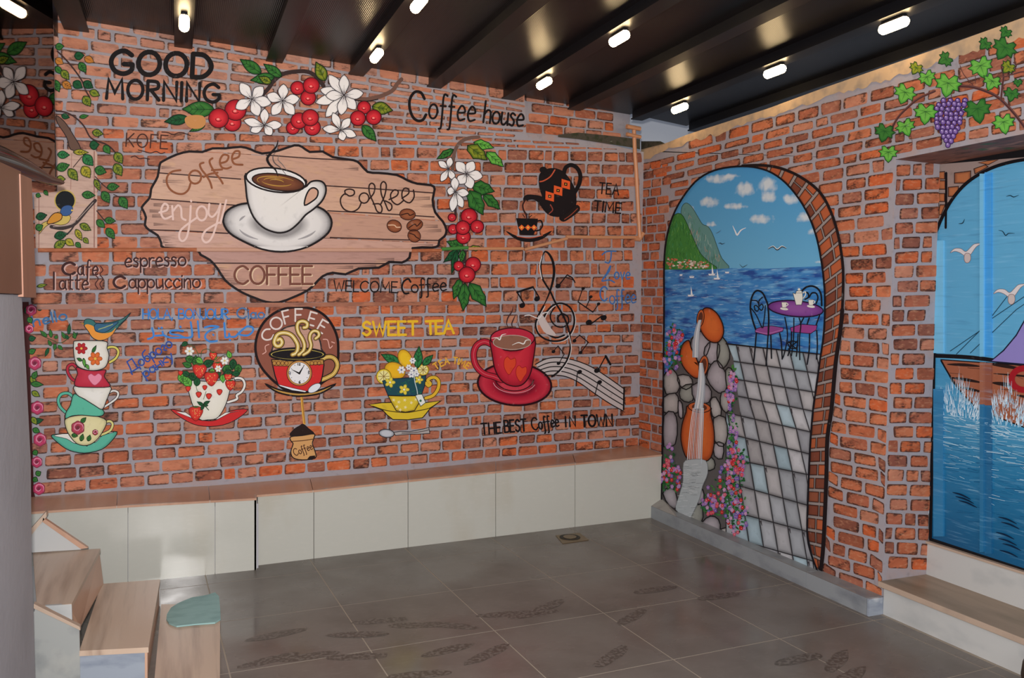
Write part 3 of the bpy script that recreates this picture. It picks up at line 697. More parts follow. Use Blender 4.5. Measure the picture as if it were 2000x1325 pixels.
# stroke letters: width; strokes ('~' smooth). y runs up, capitals 0..1
GL = {
'A': '.8;0,0 .4,1 .8,0;.16,.36 .64,.36', 'B': '.62;0,0 0,1;~0,1 .5,.95 .5,.6 0,.53;~0,.53 .6,.48 .6,.06 0,0',
'C': '.8;~.8,.82 .5,1 .15,.85 0,.5 .15,.15 .5,0 .8,.18', 'D': '.72;0,0 0,1;~0,1 .45,.95 .72,.6 .68,.28 .4,.02 0,0',
'E': '.58;.56,1 0,1 0,0 .58,0;0,.52 .48,.52', 'F': '.55;.56,1 0,1 0,0;0,.52 .46,.52',
'G': '.85;~.8,.82 .5,1 .15,.85 0,.5 .15,.13 .5,0 .8,.16 .84,.42;.84,.42 .5,.42', 'H': '.66;0,0 0,1;.66,0 .66,1;0,.5 .66,.5',
'I': '.05;.02,0 .02,1', 'J': '.5;~.48,1 .48,.3 .35,0 .1,.05 0,.25', 'K': '.62;0,0 0,1;.58,1 .02,.45;.15,.55 .62,0', 'L': '.5;0,1 0,0 .5,0',
'M': '.9;0,0 .08,1 .45,.3 .82,1 .9,0', 'N': '.7;0,0 0,1 .7,0 .7,1', 'O': '.84;o.42,.5 .42,.5', 'R': '.64;0,0 0,1;~0,1 .52,.95 .55,.62 0,.5;.2,.5 .64,0',
'S': '.6;~.56,.85 .3,1 .04,.82 .1,.6 .45,.45 .58,.22 .3,0 .0,.15', 'T': '.7;0,1 .7,1;.35,1 .35,0', 'U': '.66;~0,1 0,.35 .15,.03 .5,.03 .66,.35 .66,1',
'W': '1;0,1 .24,0 .5,.8 .76,0 1,1', 'U2': '', ',': '.1;.08,.1 0,-.16', '.': '.05;.02,.0 .03,.05', '!': '.05;.02,1.05 .02,.3;.02,.04 .03,0',
'a': '.5;o.22,.28 .22,.27;~.46,.56 .46,.1 .54,.0', 'b': '.48;0,1 0,0;o.24,.28 .23,.27', 'c': '.44;~.44,.45 .24,.58 .02,.3 .2,0 .44,.1',
'e': '.46;~.02,.3 .44,.34 .38,.53 .2,.57 .02,.3 .14,.02 .46,.08', 'f': '.36;~.38,.92 .22,.98 .14,.8 .14,.3 .12,-.3 .0,-.38;0,.52 .32,.52',
'g': '.48;o.22,.28 .22,.27;~.45,.56 .44,-.1 .3,-.36 .05,-.28', 'h': '.46;0,0 0,1;~0,.35 .2,.58 .42,.5 .44,0', 'i': '.05;.02,0 .02,.55;.02,.75 .03,.79',
'l': '.05;.02,0 .02,1', 'm': '.7;0,0 0,.56;~0,.4 .2,.58 .34,.4 .34,0;~.34,.4 .52,.58 .68,.4 .68,0', 'n': '.44;0,0 0,.56;~0,.36 .2,.58 .4,.48 .42,0',
'o': '.5;o.25,.28 .25,.28', 'p': '.48;0,-.36 0,.56;o.24,.28 .23,.27', 'r': '.3;0,0 0,.56;~0,.36 .14,.55 .32,.54', 's': '.36;~.34,.5 .16,.58 .04,.44 .3,.22 .22,.0 .0,.06',
't': '.34;.14,.95 .14,.05 .3,.0;0,.6 .34,.6', 'u': '.44;~0,.56 .02,.1 .2,0 .42,.2;.42,.56 .44,0', 'y': '.44;.0,.56 .22,.05;~.44,.56 .2,-.1 .02,-.36',
'v': '.42;0,.56 .2,0 .42,.56', 'q': '.5;o.22,.28 .22,.27;.46,.56 .46,-.36',
'Д': '.9;~.2,1 .15,.4 .05,.02;.2,1 .72,1 .72,0;0,-.2 .0,.02 .9,.02 .9,-.2', 'б': '.5;~.5,1.02 .1,.85 .02,.3;o.25,.26 .23,.26', 'р': '.48;0,-.36 0,.56;o.24,.28 .23,.27',
'г': '.36;~.02,.45 .2,.58 .34,.4 .1,.15 .3,0', 'а': '.5;o.22,.28 .22,.27;~.46,.56 .46,.1 .54,.0', 'н': '.44;0,0 0,.56;.42,0 .42,.56;0,.28 .42,.28', 'к': '.42;0,0 0,.56;.4,.56 .02,.26 .42,0',
'у': '.44;.0,.56 .22,.05;~.44,.56 .2,-.1 .02,-.36', 'о': '.5;o.25,.28 .25,.28', 'и': '.44;~0,.56 .02,.1 .2,0 .42,.3;.42,.56 .44,0', 'т': '.34;0,.56 .34,.56;.17,.56 .17,0',
}
def text(m, txt, p0, p1, h, w, col, h1=None, ctrl=None, gap=.17, under=None, name='letter', slant=0, bold=None):
    """stroke lettering between two baseline points; ctrl bends the baseline; under=(dx,dy,colour) a second lighter stroke"""
    adv = []; x = 0
    for c in txt:
        if c == ' ': x += .42; adv.append(None); continue
        g_ = GL[c].split(';'); adv.append((x, float(g_[0]))); x += float(g_[0])+gap
    tot = x-gap
    def base(t):
        if ctrl is None: P = (p0[0]+(p1[0]-p0[0])*t, p0[1]+(p1[1]-p0[1])*t); D = (p1[0]-p0[0], p1[1]-p0[1])
        else:
            P = tuple((1-t)**2*p0[a]+2*t*(1-t)*ctrl[a]+t*t*p1[a] for a in (0, 1)); D = tuple(2*(1-t)*(ctrl[a]-p0[a])+2*t*(p1[a]-ctrl[a]) for a in (0, 1))
        d = math.hypot(*D); return P, (D[0]/d, D[1]/d)
    Ltot = math.hypot(p1[0]-p0[0], p1[1]-p0[1]); sx_ = Ltot/tot
    for c, a in zip(txt, adv):
        if a is None: continue
        tm = (a[0]+a[1]/2)/tot; P, D = base(tm); hh = h + ((h1 or h)-h)*tm
        def mp_(u, v):
            du = (u-a[1]/2)*sx_; return (P[0]+D[0]*(du+slant*v*hh)+D[1]*v*hh, P[1]+D[1]*du-D[0]*v*hh)
        part = Part()
        for off in ([under] if under else []) + [None]:
            cc = col if off is None else off[2]; ox, oy = (0, 0) if off is None else off[:2]
            for st_ in GL[c].split(';')[1:]:
                if st_[0] == 'o':
                    ce, ra = [tuple(map(float, q.split(','))) for q in st_[1:].split()]
                    pts = [mp_(ce[0]+ra[0]*math.cos(2*math.pi*k/18), ce[1]+ra[1]*math.sin(2*math.pi*k/18)) for k in range(18)]
                    part.line([(p[0]+ox, p[1]+oy) for p in pts], w, cc, sm=False, closed=True)
                else:
                    sm = st_[0] == '~'; pts = [mp_(*map(float, q.split(','))) for q in st_.strip('~').split()]
                    part.line([(p[0]+ox, p[1]+oy) for p in pts], w*(bold or 1), cc, sm=sm)
        m.put(name, part, step=.0)
    m.l += .0008
GRN = {'g': ((30, 92, 40), (70, 140, 60)), 'dg': ((16, 66, 36), (34, 104, 60)), 'yg': ((40, 84, 30), (160, 170, 50)), 'or': ((196, 118, 50), (226, 146, 60)),
       'yel': ((110, 120, 30), (214, 196, 60)), 'lg': ((62, 158, 52), (128, 208, 86)), 'bg': ((24, 96, 52), (60, 150, 84))}
GRN = {k: tuple(tuple(v*.86 for v in c) for c in p) for k, p in GRN.items()}
def leaf(m, b, t, w, kind='g', oc=(18, 34, 22), ow=1.1, name='leaf', vein=True, jag=0, step=.00015):
    dx, dy = t[0]-b[0], t[1]-b[1]; L_ = math.hypot(dx, dy); dx /= L_; dy /= L_; nx_, ny_ = -dy, dx; pts = []
    prof = [(0, 0), (.12, .3), (.3, .48), (.5, .5), (.7, .36), (.88, .14), (1, 0)]
    for k, (u, v) in enumerate(prof): pts.append((b[0]+dx*L_*u+nx_*w*v*(1+jag*(k % 2)*.3), b[1]+dy*L_*u+ny_*w*v*(1+jag*(k % 2)*.3)))
    for k, (u, v) in enumerate(prof[-2:0:-1]): pts.append((b[0]+dx*L_*u-nx_*w*v*(1+jag*(k % 2)*.3), b[1]+dy*L_*u-ny_*w*v*(1+jag*(k % 2)*.3)))
    c1, c2 = GRN[kind]; P = Part(); pts = pts if jag else smooth(pts, True, 2)
    P.grad(pts, [(1, c1), (.6, c2), (.2, tuple((a+b_)/2 for a, b_ in zip(c1, c2)))], (b[0]+dx*L_*.45, b[1]+dy*L_*.45))
    P.line(pts, ow, oc, sm=False, closed=True)
    if vein: P.line([b, (b[0]+dx*L_*.85, b[1]+dy*L_*.85)], max(.8, ow*.8), oc, sm=False, taper=2)
    if vein and L_ > 22:
        for u in (.3, .5, .68):
            for sg in (-1, 1): P.line([(b[0]+dx*L_*u, b[1]+dy*L_*u), (b[0]+dx*L_*(u+.14)+nx_*sg*w*.3, b[1]+dy*L_*(u+.14)+ny_*sg*w*.3)], .8, oc, sm=False)
    m.put(name, P, step=step)
def flower(m, c, tips, w, step=.0003, pc=(236, 232, 232), gc=(104, 100, 106)):
    pet = []
    for t in tips:
        dx, dy = t[0]-c[0], t[1]-c[1]; L_ = math.hypot(dx, dy); dx /= L_; dy /= L_; nx_, ny_ = -dy, dx
        pts = [(c[0]+dx*L_*u+nx_*w*v, c[1]+dy*L_*u+ny_*w*v) for u, v in ((.02, 0), (.2, .22), (.5, .5), (.75, .42), (1, 0), (.75, -.42), (.5, -.5), (.2, -.22))]
        P = Part(); pts = smooth(pts, True, 2)
        P.grad(pts, [(1, (196, 192, 196)), (.75, pc), (.3, pc)], (c[0]+dx*L_*.6, c[1]+dy*L_*.6)); P.line(pts, 1.3, (44, 38, 42), sm=False, closed=True)
        for k in (-.16, .0, .16): P.line([(c[0]+dx*L_*.08, c[1]+dy*L_*.08), (c[0]+dx*L_*(.5-abs(k))+nx_*w*k, c[1]+dy*L_*(.5-abs(k))+ny_*w*k)], 1.1, gc if k else (90, 86, 90), sm=False, taper=2)
        pet.append(m.put('petal', P, step=step*.4))
    P = Part(); P.fill(ell(c[0], c[1], 2.2, n=8), (60, 54, 58)); o = m.put('blossom', P)
    for q in pet: q.parent = o
def berry(m, cx, cy, r, name='cherry', col=(176, 28, 42), dot=True):
    P = Part(); P.grad(ell(cx, cy, r, r*.98, n=22), [(1, tuple(v*.72 for v in col)), (.8, col), (.35, (214, 52, 62))], (cx, cy+r*.1))
    P.line(ell(cx, cy, r, r*.98, n=22), 1.6, (60, 14, 24), sm=False, closed=True)
    P.fill(ell(cx-r*.05, cy+r*.1, r*.16, r*.11, n=8), (240, 150, 140))
    if dot: P.line(ell(cx, cy+r*.12, r*.3, r*.2, n=9, a0=20, a1=200), 1.2, (110, 14, 26), sm=False)
    m.put(name, P)

# ------------------------------------------------------------ BACK WALL: trunking, ledge band
t = thing('painted_conduit', 'thin horizontal conduit painted over with the wall, crossing under the wooden sign', 'pipe', at(BACK, 500, 487))
def pipe(name, pts, m, w, o=.012):
    tube(name, [at(BACK, x, y, o) for x, y in pts], w, m, t, seg=10)
mo = mat('orange_conduit', (168, 96, 62), rough=.45, noise=[(20, 4, (1, 1, 3), (196, 122, 84), .5, .7, .7)]); mpk = mat('peach_conduit', (202, 156, 134), rough=.45)
mgp = mat('green_conduit', (70, 130, 60), rough=.45); mtp = mat('tan_conduit', (196, 138, 100), rough=.45)
pipe('conduit_run', [(74, 489), (384, 488)], mo, .012); pipe('conduit_run', [(384, 488), (803, 489)], mpk, .0125)
pipe('conduit_run', [(803, 490), (862, 489)], mo, .012); pipe('conduit_run', [(862, 487), (914, 484)], mgp, .012); pipe('conduit_run', [(914, 486), (1022, 486)], mtp, .011)
t = thing('corner_pipe', 'tan pipe running down the corner and turning left above the blue words', 'pipe', at(BACK, 1240, 350))
pipe('pipe_run', [(1106, 463), (1180, 464), (1246, 464)], mtp, .013, .016); pipe('pipe_run', [(1250, 468), (1247, 420), (1243, 340), (1240, 300), (1238, 246)], mtp, .0155, .02)
pipe('pipe_elbow', [(1256, 456), (1248, 468), (1240, 466)], mtp, .019, .018); pipe('pipe_cap', [(1024, 488), (1108, 466)], mtp, .0115, .014)
tube('pipe_clamp', [at(BACK, 1224, 247, .03), at(BACK, 1250, 252, .03)], .017, mtp, t, seg=10); tube('pipe_clamp', [at(BACK, 1224, 262, .03), at(BACK, 1251, 268, .03)], .014, mtp, t, seg=10)
prism('trim_1', [at(BACK, 72, 595), at(BACK, 905, 589), at(BACK, 905, 596), at(BACK, 72, 605)], NB*.008, mat('brown_ledge_paint', (150, 94, 72), rough=.5, noise=[(9, 5, (1, 1, 4), (182, 116, 84), .45, .7, .8), (10, 5, (1, 1, 4), (96, 60, 50), .55, .75, .7)]))['kind'] = 'structure'

# ------------------------------------------------------------ lettering
def words(label, x, y, group=None, name='painted_lettering'): return Motif(name, label, 'lettering', BACK, x, y, group)
BK = (26, 22, 24)
m = words('bold black painted words GOOD MORNING at the top left of the brick wall', 320, 150)
text(m, 'GOOD', (216, 143), (411, 152), 45, 9.5, BK, gap=.22); text(m, 'MORNING', (208, 192), (428, 200), 38, 6.8, BK, h1=35, gap=.26)
m = words('black hand painted words Coffee house beside the painted cherries', 900, 220)
P = Part(); P.line([(829, 193), (822, 181), (810, 180), (801, 193), (800, 210), (806, 228), (816, 236), (826, 234), (832, 224)], 5.5, BK); m.put('letter', P, step=0)
text(m, 'offee', (837, 231), (927, 238), 50, 4, BK, gap=.16); text(m, 'house', (944, 239), (1021, 248), 42, 4, BK, gap=.12)
m = words('thin brown painted word KOFE left of the wooden sign', 285, 278)
text(m, 'KOFE', (246, 286), (327, 291), 26, 2.6, (74, 44, 38), gap=.25)
for pts in ([(316, 258), (328, 259), (338, 263), (350, 259), (362, 261), (372, 265)], [(270, 293), (282, 296), (294, 299), (305, 296), (314, 300), (322, 298)], [(256, 307), (264, 305), (272, 310), (282, 309), (292, 311)]):
    P = Part(); P.line(pts, 1.8, (60, 36, 34)); m.put('squiggle', P, step=0)
DB = (62, 34, 34); PK = (206, 166, 156)
m = words('dark brown words Cafe latte with pale shadow under the bird house', 148, 540)
text(m, 'C', (122, 537), (146, 537), 24, 5, DB, under=(3, 1.5, PK)); text(m, 'afe', (152, 537), (191, 538), 30, 3, DB, under=(2.5, 1.5, PK))
text(m, 'l', (104, 565), (107, 565), 33, 3.6, DB, under=(2.5, 1.5, PK)); text(m, 'atte', (116, 565), (172, 566), 30, 3, DB, under=(2.5, 1.5, PK))
for x in (187, 196):
    P = Part(); P.line([(x, 520), (x+5, 528), (x-1, 536), (x+5, 545), (x-1, 555), (x+4, 564)], 2, (70, 34, 34)); m.put('squiggle', P, step=0)
m = words('dark brown word espresso left of the wooden sign', 305, 512); text(m, 'espresso', (244, 522), (363, 519), 30, 3.2, DB, under=(2.2, 1.8, PK), gap=.12)
m = words('dark brown word Cappuccino below the word espresso', 305, 555)
text(m, 'C', (222, 563), (244, 563), 23, 5, DB, under=(2.5, 1.5, PK)); text(m, 'appuccino', (252, 563), (391, 562), 30, 3.2, DB, under=(2.2, 1.8, PK), gap=.12)
m = words('thin black words WELCOME Coffee right of the sign point', 760, 562)
text(m, 'WELCOME', (652, 569), (776, 572), 21, 2.6, BK, gap=.18); P = Part(); P.line([(802, 551), (797, 545), (788, 551), (785, 563), (790, 573), (798, 573)], 3.6, BK); m.put('letter', P, step=0); text(m, 'offee', (804, 572), (872, 568), 27, 2.6, BK, gap=.12)
BL_ = (62, 128, 200)
m = words('blue painted word hello above the green sprig at far left', 98, 625); text(m, 'hello', (66, 638), (131, 624), 20, 3.4, (64, 110, 156), gap=.2)
m = words('blue painted words HOLA, BONJOUR. Ciao under the brown ledge', 395, 613); text(m, 'HOLA,', (279, 623), (337, 623), 19, 2.8, BL_, gap=.16); text(m, 'BONJOUR.', (349, 623), (449, 623), 19, 2.7, BL_, gap=.15); text(m, 'Ciao', (463, 622), (516, 622), 20, 3, (74, 116, 164), gap=.16)
m = words('blue painted Arabic greeting below the word BONJOUR', 390, 645)
AQ = lambda s_: [(float(q.split(',')[0])/4, 580+float(q.split(',')[1])/4) for q in s_.split()]
for s_ in ('1850,300 1890,262 1930,232 1972,240 1975,270 1940,300 1890,300 1860,290 1840,310 1800,312 1790,290 1785,315 1760,318', '1752,205 1760,318', '1600,240 1650,228 1705,235 1650,258 1610,290 1605,325 1640,350 1695,345', '1545,190 1556,318', '1490,198 1502,300 1480,318 1440,318 1400,300 1340,292 1330,270 1370,262 1430,268', '1440,318 1340,320 1280,300 1270,272', '1280,300 1215,305', '1188,245 1200,290 1192,318 1155,330',
           '1665,295 1668,300', '1795,335 1798,340', '1408,232 1412,238', '1262,240 1266,244', '1240,245 1243,248'):
    P = Part(); P.line(AQ(s_), 3.8, (66, 132, 204)); m.put('stroke', P, step=0)
m = words('blue Ukrainian greeting painted slanting left of the strawberry cup', 300, 700)
text(m, 'Доброго', (256, 728), (338, 676), 22, 2.8, (48, 78, 156), gap=.12); text(m, 'ранку', (284, 738), (340, 700), 20, 2.8, (52, 84, 160), gap=.14)
m = words('yellow painted words SWEET TEA above the lemon cup', 797, 640); text(m, 'SWEET', (709, 655), (815, 654), 26, 5, (232, 184, 44), gap=.2); text(m, 'TEA', (833, 653), (886, 651), 25, 5, (232, 184, 44), gap=.1)
m = words('small arched yellow words TEA TIME right of the lemon cup', 882, 712); text(m, 'TEA TIME', (851, 723), (913, 722), 12, 2.6, (226, 168, 60), ctrl=(884, 698), gap=.16)
m = words('black painted words THE BEST Coffee IN TOWN under the red cup', 1067, 830)
text(m, 'THE', (941, 849), (979, 846), 21, 3.4, BK, gap=.22); text(m, 'BEST', (986, 845), (1028, 842), 23, 3.6, BK, gap=.22); text(m, 'Coffee', (1040, 841), (1092, 833), 24, 3, BK, gap=.14); text(m, 'IN', (1105, 834), (1124, 833), 20, 3.4, BK, gap=.5); text(m, 'TOWN', (1136, 834), (1196, 832), 22, 4, BK, gap=.16)
m = words('thin black words TEA TIME right of the black teapot', 1188, 385); text(m, 'TEA', (1170, 378), (1208, 381), 21, 2.6, BK, gap=.22); text(m, 'TIME', (1160, 412), (1212, 417), 20, 3, BK, gap=.25)
m = words('faint blue words I Love Coffee in the corner', 1208, 550); CB2 = (66, 112, 172)
for s_ in ([(1176, 498), (1184, 492), (1203, 491)], [(1194, 492), (1193, 505), (1189, 514), (1182, 512)], [(1178, 545), (1190, 530), (1192, 520), (1184, 536), (1176, 549), (1190, 547), (1200, 552)]):
    P = Part(); P.line(s_, 2.6, CB2); m.put('letter', P, step=0)
text(m, 'ove', (1200, 545), (1230, 546), 24, 2.6, CB2); text(m, 'C', (1172, 588), (1186, 588), 28, 3, CB2); text(m, 'offee', (1191, 594), (1242, 592), 28, 2.4, CB2, gap=.1)

# ------------------------------------------------------------ wooden sign
m = Motif('painted_wooden_sign', 'painted peach plank sign with wavy dark outline and lettering behind the white cup', 'painting', BACK, 560, 430)
SG = [(312, 322), (318, 315), (345, 302), (370, 296), (395, 297), (415, 290), (440, 290), (470, 287), (490, 292), (512, 300), (545, 294), (575, 284), (590, 287), (605, 297), (630, 296), (650, 307), (690, 313), (703, 320), (718, 336), (740, 338), (775, 342), (795, 352), (815, 359), (842, 362), (849, 370), (845, 390), (850, 415), (865, 433), (872, 450), (868, 462), (858, 470), (856, 480), (843, 484), (806, 485), (800, 503), (785, 513), (760, 512), (740, 523), (700, 525), (675, 536), (650, 533), (630, 540), (615, 555), (600, 568), (575, 580), (545, 591), (520, 590), (500, 583), (480, 575), (462, 565), (440, 548), (425, 525), (410, 508), (392, 498), (380, 487), (322, 485), (315, 475), (308, 460), (292, 450), (283, 440), (285, 425), (280, 412), (277, 405), (285, 395), (293, 385), (295, 370), (300, 360), (308, 345)]
sg = smooth(SG, True, 2)
cuts = [(300, 290.0, .06), (300, 337.2, .072), (300, 389.4, .074), (300, 449.7, .045), (300, 487, .001), (300, 514, .002), (300, 565, .004), (300, 640, 0)]
prev = None; PC = [(200, 158, 138), (194, 152, 132), (204, 162, 138), (190, 146, 126), (196, 154, 138), (182, 140, 128), (186, 140, 122), (178, 132, 114)]
for k, (x0, y0, sl) in enumerate(cuts):
    pl = clip(sg, -sl, 1, y0-sl*x0)
    if prev: pl = clip(pl, prev[2], -1, -(prev[1]-prev[2]*prev[0])-1.2)
    prev = (x0, y0, sl)
    if len(pl) > 2: P = Part(); P.fill(pl, PC[k]); m.put('plank', P, m='plank', step=0)
m.l += .0003
P = Part()
for (a, b) in (((520, 303), (680, 313)), ((312, 338), (470, 350)), ((635, 363), (845, 377)), ((295, 389), (470, 402)), ((640, 412), (848, 424)), ((290, 449), (445, 456)), ((645, 464), (860, 470)), ((405, 514), (760, 515)), ((465, 566), (606, 567))):
    P.line([a, ((a[0]+b[0])/2, (a[1]+b[1])/2+R.uniform(-1, 1)), b], 2.4, (70, 48, 46), taper=0)
m.put('plank_joint', P)
P = Part(.000006)
for (x, y, L_, d) in [(315, 325, 30, 1), (318, 352, 45, 1), (300, 398, 60, 1), (292, 410, 40, 1), (297, 420, 50, 1), (300, 436, 35, 1), (310, 462, 40, 1), (318, 470, 26, 1), (322, 478, 30, 1), (840, 385, 40, -1), (845, 400, 34, -1), (855, 440, 40, -1), (862, 448, 50, -1), (846, 478, 60, -1), (415, 523, 40, 1), (425, 535, 30, 1), (440, 545, 40, 1), (770, 505, 60, -1), (735, 518, 70, -1), (690, 520, 50, -1), (450, 552, 36, 1), (590, 562, 40, -1), (700, 328, 30, -1), (800, 368, 40, -1)]:
    for q in range(3): P.line([(x, y+q*2.2), (x+d*L_*R.uniform(.5, 1), y+q*2.2+R.uniform(-1, 2))], 1.3, (110, 82, 74), sm=False, taper=2)
m.put('wood_grain', P, kind='stuff')
P = Part(); P.line(sg, 4.6, (34, 26, 28), sm=False, closed=True); m.put('outline', P)
C2 = lambda s_, ox=250, oy=50: [(ox+float(q.split(',')[0])/4, oy+float(q.split(',')[1])/4) for q in s_.split()]
BR = (142, 86, 58)
for s_ in ('410,1130 350,1140 312,1170 302,1220 325,1275 375,1310 430,1315 470,1285 488,1235', '590,1072 562,1085 575,1125 610,1170 640,1220 655,1270', '590,1185 640,1160 700,1150', '660,1037 638,1055 645,1090 680,1150 720,1200 740,1235', '655,1130 735,1125', '725,1075 770,1060 785,1020 745,1010 718,1055 730,1105 770,1118 805,1105', '815,1045 865,1025 870,985 835,985 812,1030 830,1080 895,1088'):
    P = Part(); P.line(C2(s_), 4, BR); m.put('letter', P, step=0)
P = Part(); P.line(ell(381, 346, 12, 13, n=16), 4, BR, sm=False, closed=True); m.put('letter', P, step=0)
WP = (228, 196, 186)
for s_ in ('1245,460 1300,445 1312,410 1285,392 1262,430 1262,480 1290,510 1340,490', '1345,410 1352,515', '1352,450 1390,405 1415,430 1420,500 1450,520', '1490,410 1482,540 1460,650 1425,685 1400,655 1420,590 1540,500', '1492,368 1494,374', '1635,395 1630,470 1660,495 1700,450 1722,395', '1722,395 1690,560 1650,665 1608,695 1580,660 1610,600 1710,540', '1768,365 1722,545'):
    P = Part(); P.line(C2(s_, 0, 300), 4, WP); m.put('letter', P, step=0)
P = Part(); P.line(ell(394, 417, 10, 14, n=16), 4, WP, sm=False, closed=True); m.put('letter', P, step=0)
for s_ in ('1100,320 1095,290 1130,278 1165,290 1165,320 1130,332 1095,315 1062,350 1065,400 1095,440 1150,455 1200,430 1222,385', '1280,360 1320,310 1328,255 1305,232 1283,255 1290,320 1325,400 1345,450 1375,462 1385,430 1365,395 1315,395', '1375,395 1405,330 1418,250 1398,220 1375,245 1380,320 1410,390 1435,445 1460,430 1455,395 1410,370', '1440,360 1500,330 1510,295 1480,285 1452,320 1462,370 1505,400 1550,370', '1540,350 1590,315 1592,280 1560,272 1540,310 1550,360 1600,385 1635,340 1630,285'):
    P = Part(); P.line(C2(s_, 400, 300), 2.8, (50, 32, 30)); m.put('letter', P, step=0)
P = Part(); P.line(ell(711, 387, 9.5, 10, n=16), 2.8, (50, 32, 30), sm=False, closed=True); m.put('letter', P, step=0)
text(m, 'COFFEE', (458, 555), (610, 555), 35, 4.6, (118, 72, 60), under=(2.4, 1.6, (222, 190, 160)), gap=.14)
for i, (x, y, rx, ry, ro) in enumerate(((796, 419, 15.5, 11, 5), (770, 442, 14.5, 12, 20), (810, 440, 16, 11, -15), (809, 461, 13, 12, 40))):
    b_ = Motif('painted_coffee_bean', ['topmost of four brown coffee beans painted on the plank sign', 'leftmost brown coffee bean with a light streak on the plank sign', 'right hand brown coffee bean on the plank sign, under the topmost', 'lowest brown coffee bean painted on the plank sign'][i], 'painting', BACK, x, y, 'painted coffee beans on the plank sign', lay=.0016)
    P = Part(); P.shape(ell(x, y, rx, ry, ro, n=18), 0, (50, 26, 22), 1.4, False, rings=[(1, (112, 58, 38)), (.5, (150, 88, 58))]); b_.put('bean_body', P)
    P = Part(); a = math.radians(ro-10); P.line([(x-rx*.8*math.cos(a), y-rx*.8*math.sin(a)), (x, y-2), (x+rx*.3*math.cos(a), y+2), (x+rx*.8*math.cos(a), y+rx*.8*math.sin(a))], 2, (52, 26, 22) if i != 1 else (220, 180, 150)); b_.put('bean_crease', P)

# white cup
m = Motif('painted_coffee_cup', 'large painted white cup of coffee on a saucer in the middle of the wooden sign', 'painting', BACK, 545, 400, lay=.0022)
sc = [(436, 434), (441, 415), (458, 403), (483, 397), (540, 394), (600, 400), (625, 406), (641, 418), (648, 435), (641, 455), (617, 474), (587, 487), (550, 492), (512, 487), (476, 472), (448, 455)]
P = Part(); P.shape(sc, 0, BLK, 4, rings=[(1, (60, 58, 60)), (.9, (190, 186, 186)), (.78, (222, 218, 216)), (.6, (226, 222, 220)), (.42, (150, 146, 146))], c=(545, 440))
for a0, a1 in ((120, 165), (20, 60), (195, 215)): P.line(ell(543, 440, 78, 32, 0, 10, a0, a1), 4, (160, 156, 158), sm=False, taper=1)
m.put('saucer', P)
bd = [(480, 340), (480, 365), (484, 396), (495, 424), (512, 443), (530, 452), (548, 455), (566, 450), (583, 436), (597, 420), (612, 409), (628, 394), (636, 378), (636, 364), (629, 355), (617, 353), (606, 356), (597, 365), (597, 352), (570, 372), (540, 374), (505, 362)]
P = Part(); P.shape(bd, 0, BLK, 3.4, rings=[(1, (90, 88, 90)), (.93, (206, 202, 200)), (.8, (228, 224, 222)), (.5, (230, 226, 222))], c=(545, 405)); m.put('cup_body', P)
P = Part(); P.shape([(595, 401), (597, 385), (604, 371), (613, 367), (621, 373), (619, 385), (609, 394)], (206, 162, 140), BLK, 3); m.put('handle_opening', P)
P = Part(); P.shape(ell(539, 352, 59, 23, 8, n=28), (232, 230, 230), BLK, 3.4, False); P.fill(ell(537, 351, 53, 19, 8, n=28), (226, 224, 224)); m.put('cup_rim', P)
P = Part(); P.shape(ell(543, 356, 51, 16, 8, n=28), 0, (40, 26, 22), 2.4, False, rings=[(1, (84, 46, 34)), (.6, (124, 74, 50)), (.2, (110, 66, 44))])
for a0, a1, rx, ry in ((150, 330, 38, 10), (180, 300, 25, 7), (10, 160, 30, 8), (200, 360, 14, 4)): P.line(ell(540, 355, rx, ry, 6, 12, a0, a1), 1.8, (190, 146, 66), sm=False, taper=1)
m.put('coffee', P)
P = Part(); P.line([(543, 345), (538, 332), (527, 322), (522, 310), (530, 298), (540, 286), (543, 274)], 5, (30, 24, 26), taper=1)
P.line([(559, 342), (548, 328), (536, 318), (533, 306), (538, 298)], 2.2, (90, 80, 80), taper=1); P.line([(562, 336), (552, 322), (543, 312), (546, 302)], 1.8, (120, 108, 104), taper=1); m.put('steam', P)

# the saucer's foot is painted across the front of the conduit
_l0 = m.l; m.l = .0262; low = clip(smooth(sc, True, 3), 0, -1, -481.5); P = Part(); P.fill(low, (220, 216, 214)); P.line([p for p in sorted(low) if p[1] > 481.6 and p[1] > 482], 3.6, BLK, sm=False); m.put('saucer_foot', P); m.l = _l0

# ------------------------------------------------------------ flower and cherry garland at the top
m = Motif('painted_cherry_garland', 'painted garland of white blossoms, red cherries and green leaves at the top of the wall', 'painting', BACK, 590, 200)
P = Part(); P.line([(512, 186), (525, 172), (535, 158), (552, 145), (575, 140), (600, 140), (618, 150), (632, 168)], 8, (58, 44, 44)); m.put('branch', P)
P = Part(); P.line([(690, 191), (715, 194), (740, 189), (765, 178), (775, 165), (784, 155)], 8, (112, 82, 72)); P.line([(690, 195), (715, 198), (738, 194)], 2, BLK); m.put('branch', P)
for (b, tt, w, k) in (((510, 143), (469, 116), 22, 'g'), ((550, 150), (515, 125), 18, 'g'), ((536, 150), (489, 157), 20, 'g'), ((530, 162), (505, 150), 14, 'yg'), ((635, 158), (617, 121), 22, 'yg'), ((418, 214), (356, 213), 30, 'g'), ((368, 231), (321, 238), 20, 'dg'), ((400, 245), (370, 257), 10, 'g'), ((727, 208), (767, 216), 24, 'yg'), ((708, 245), (735, 276), 20, 'g')): leaf(m, b, tt, w, k, step=.0001, ow=1.5)
P = Part(); P.fill([(362, 230), (375, 225), (395, 226), (402, 236), (398, 247), (385, 252), (370, 249), (362, 240)], (196, 138, 84), sm=True); m.put('tan_patch', P)
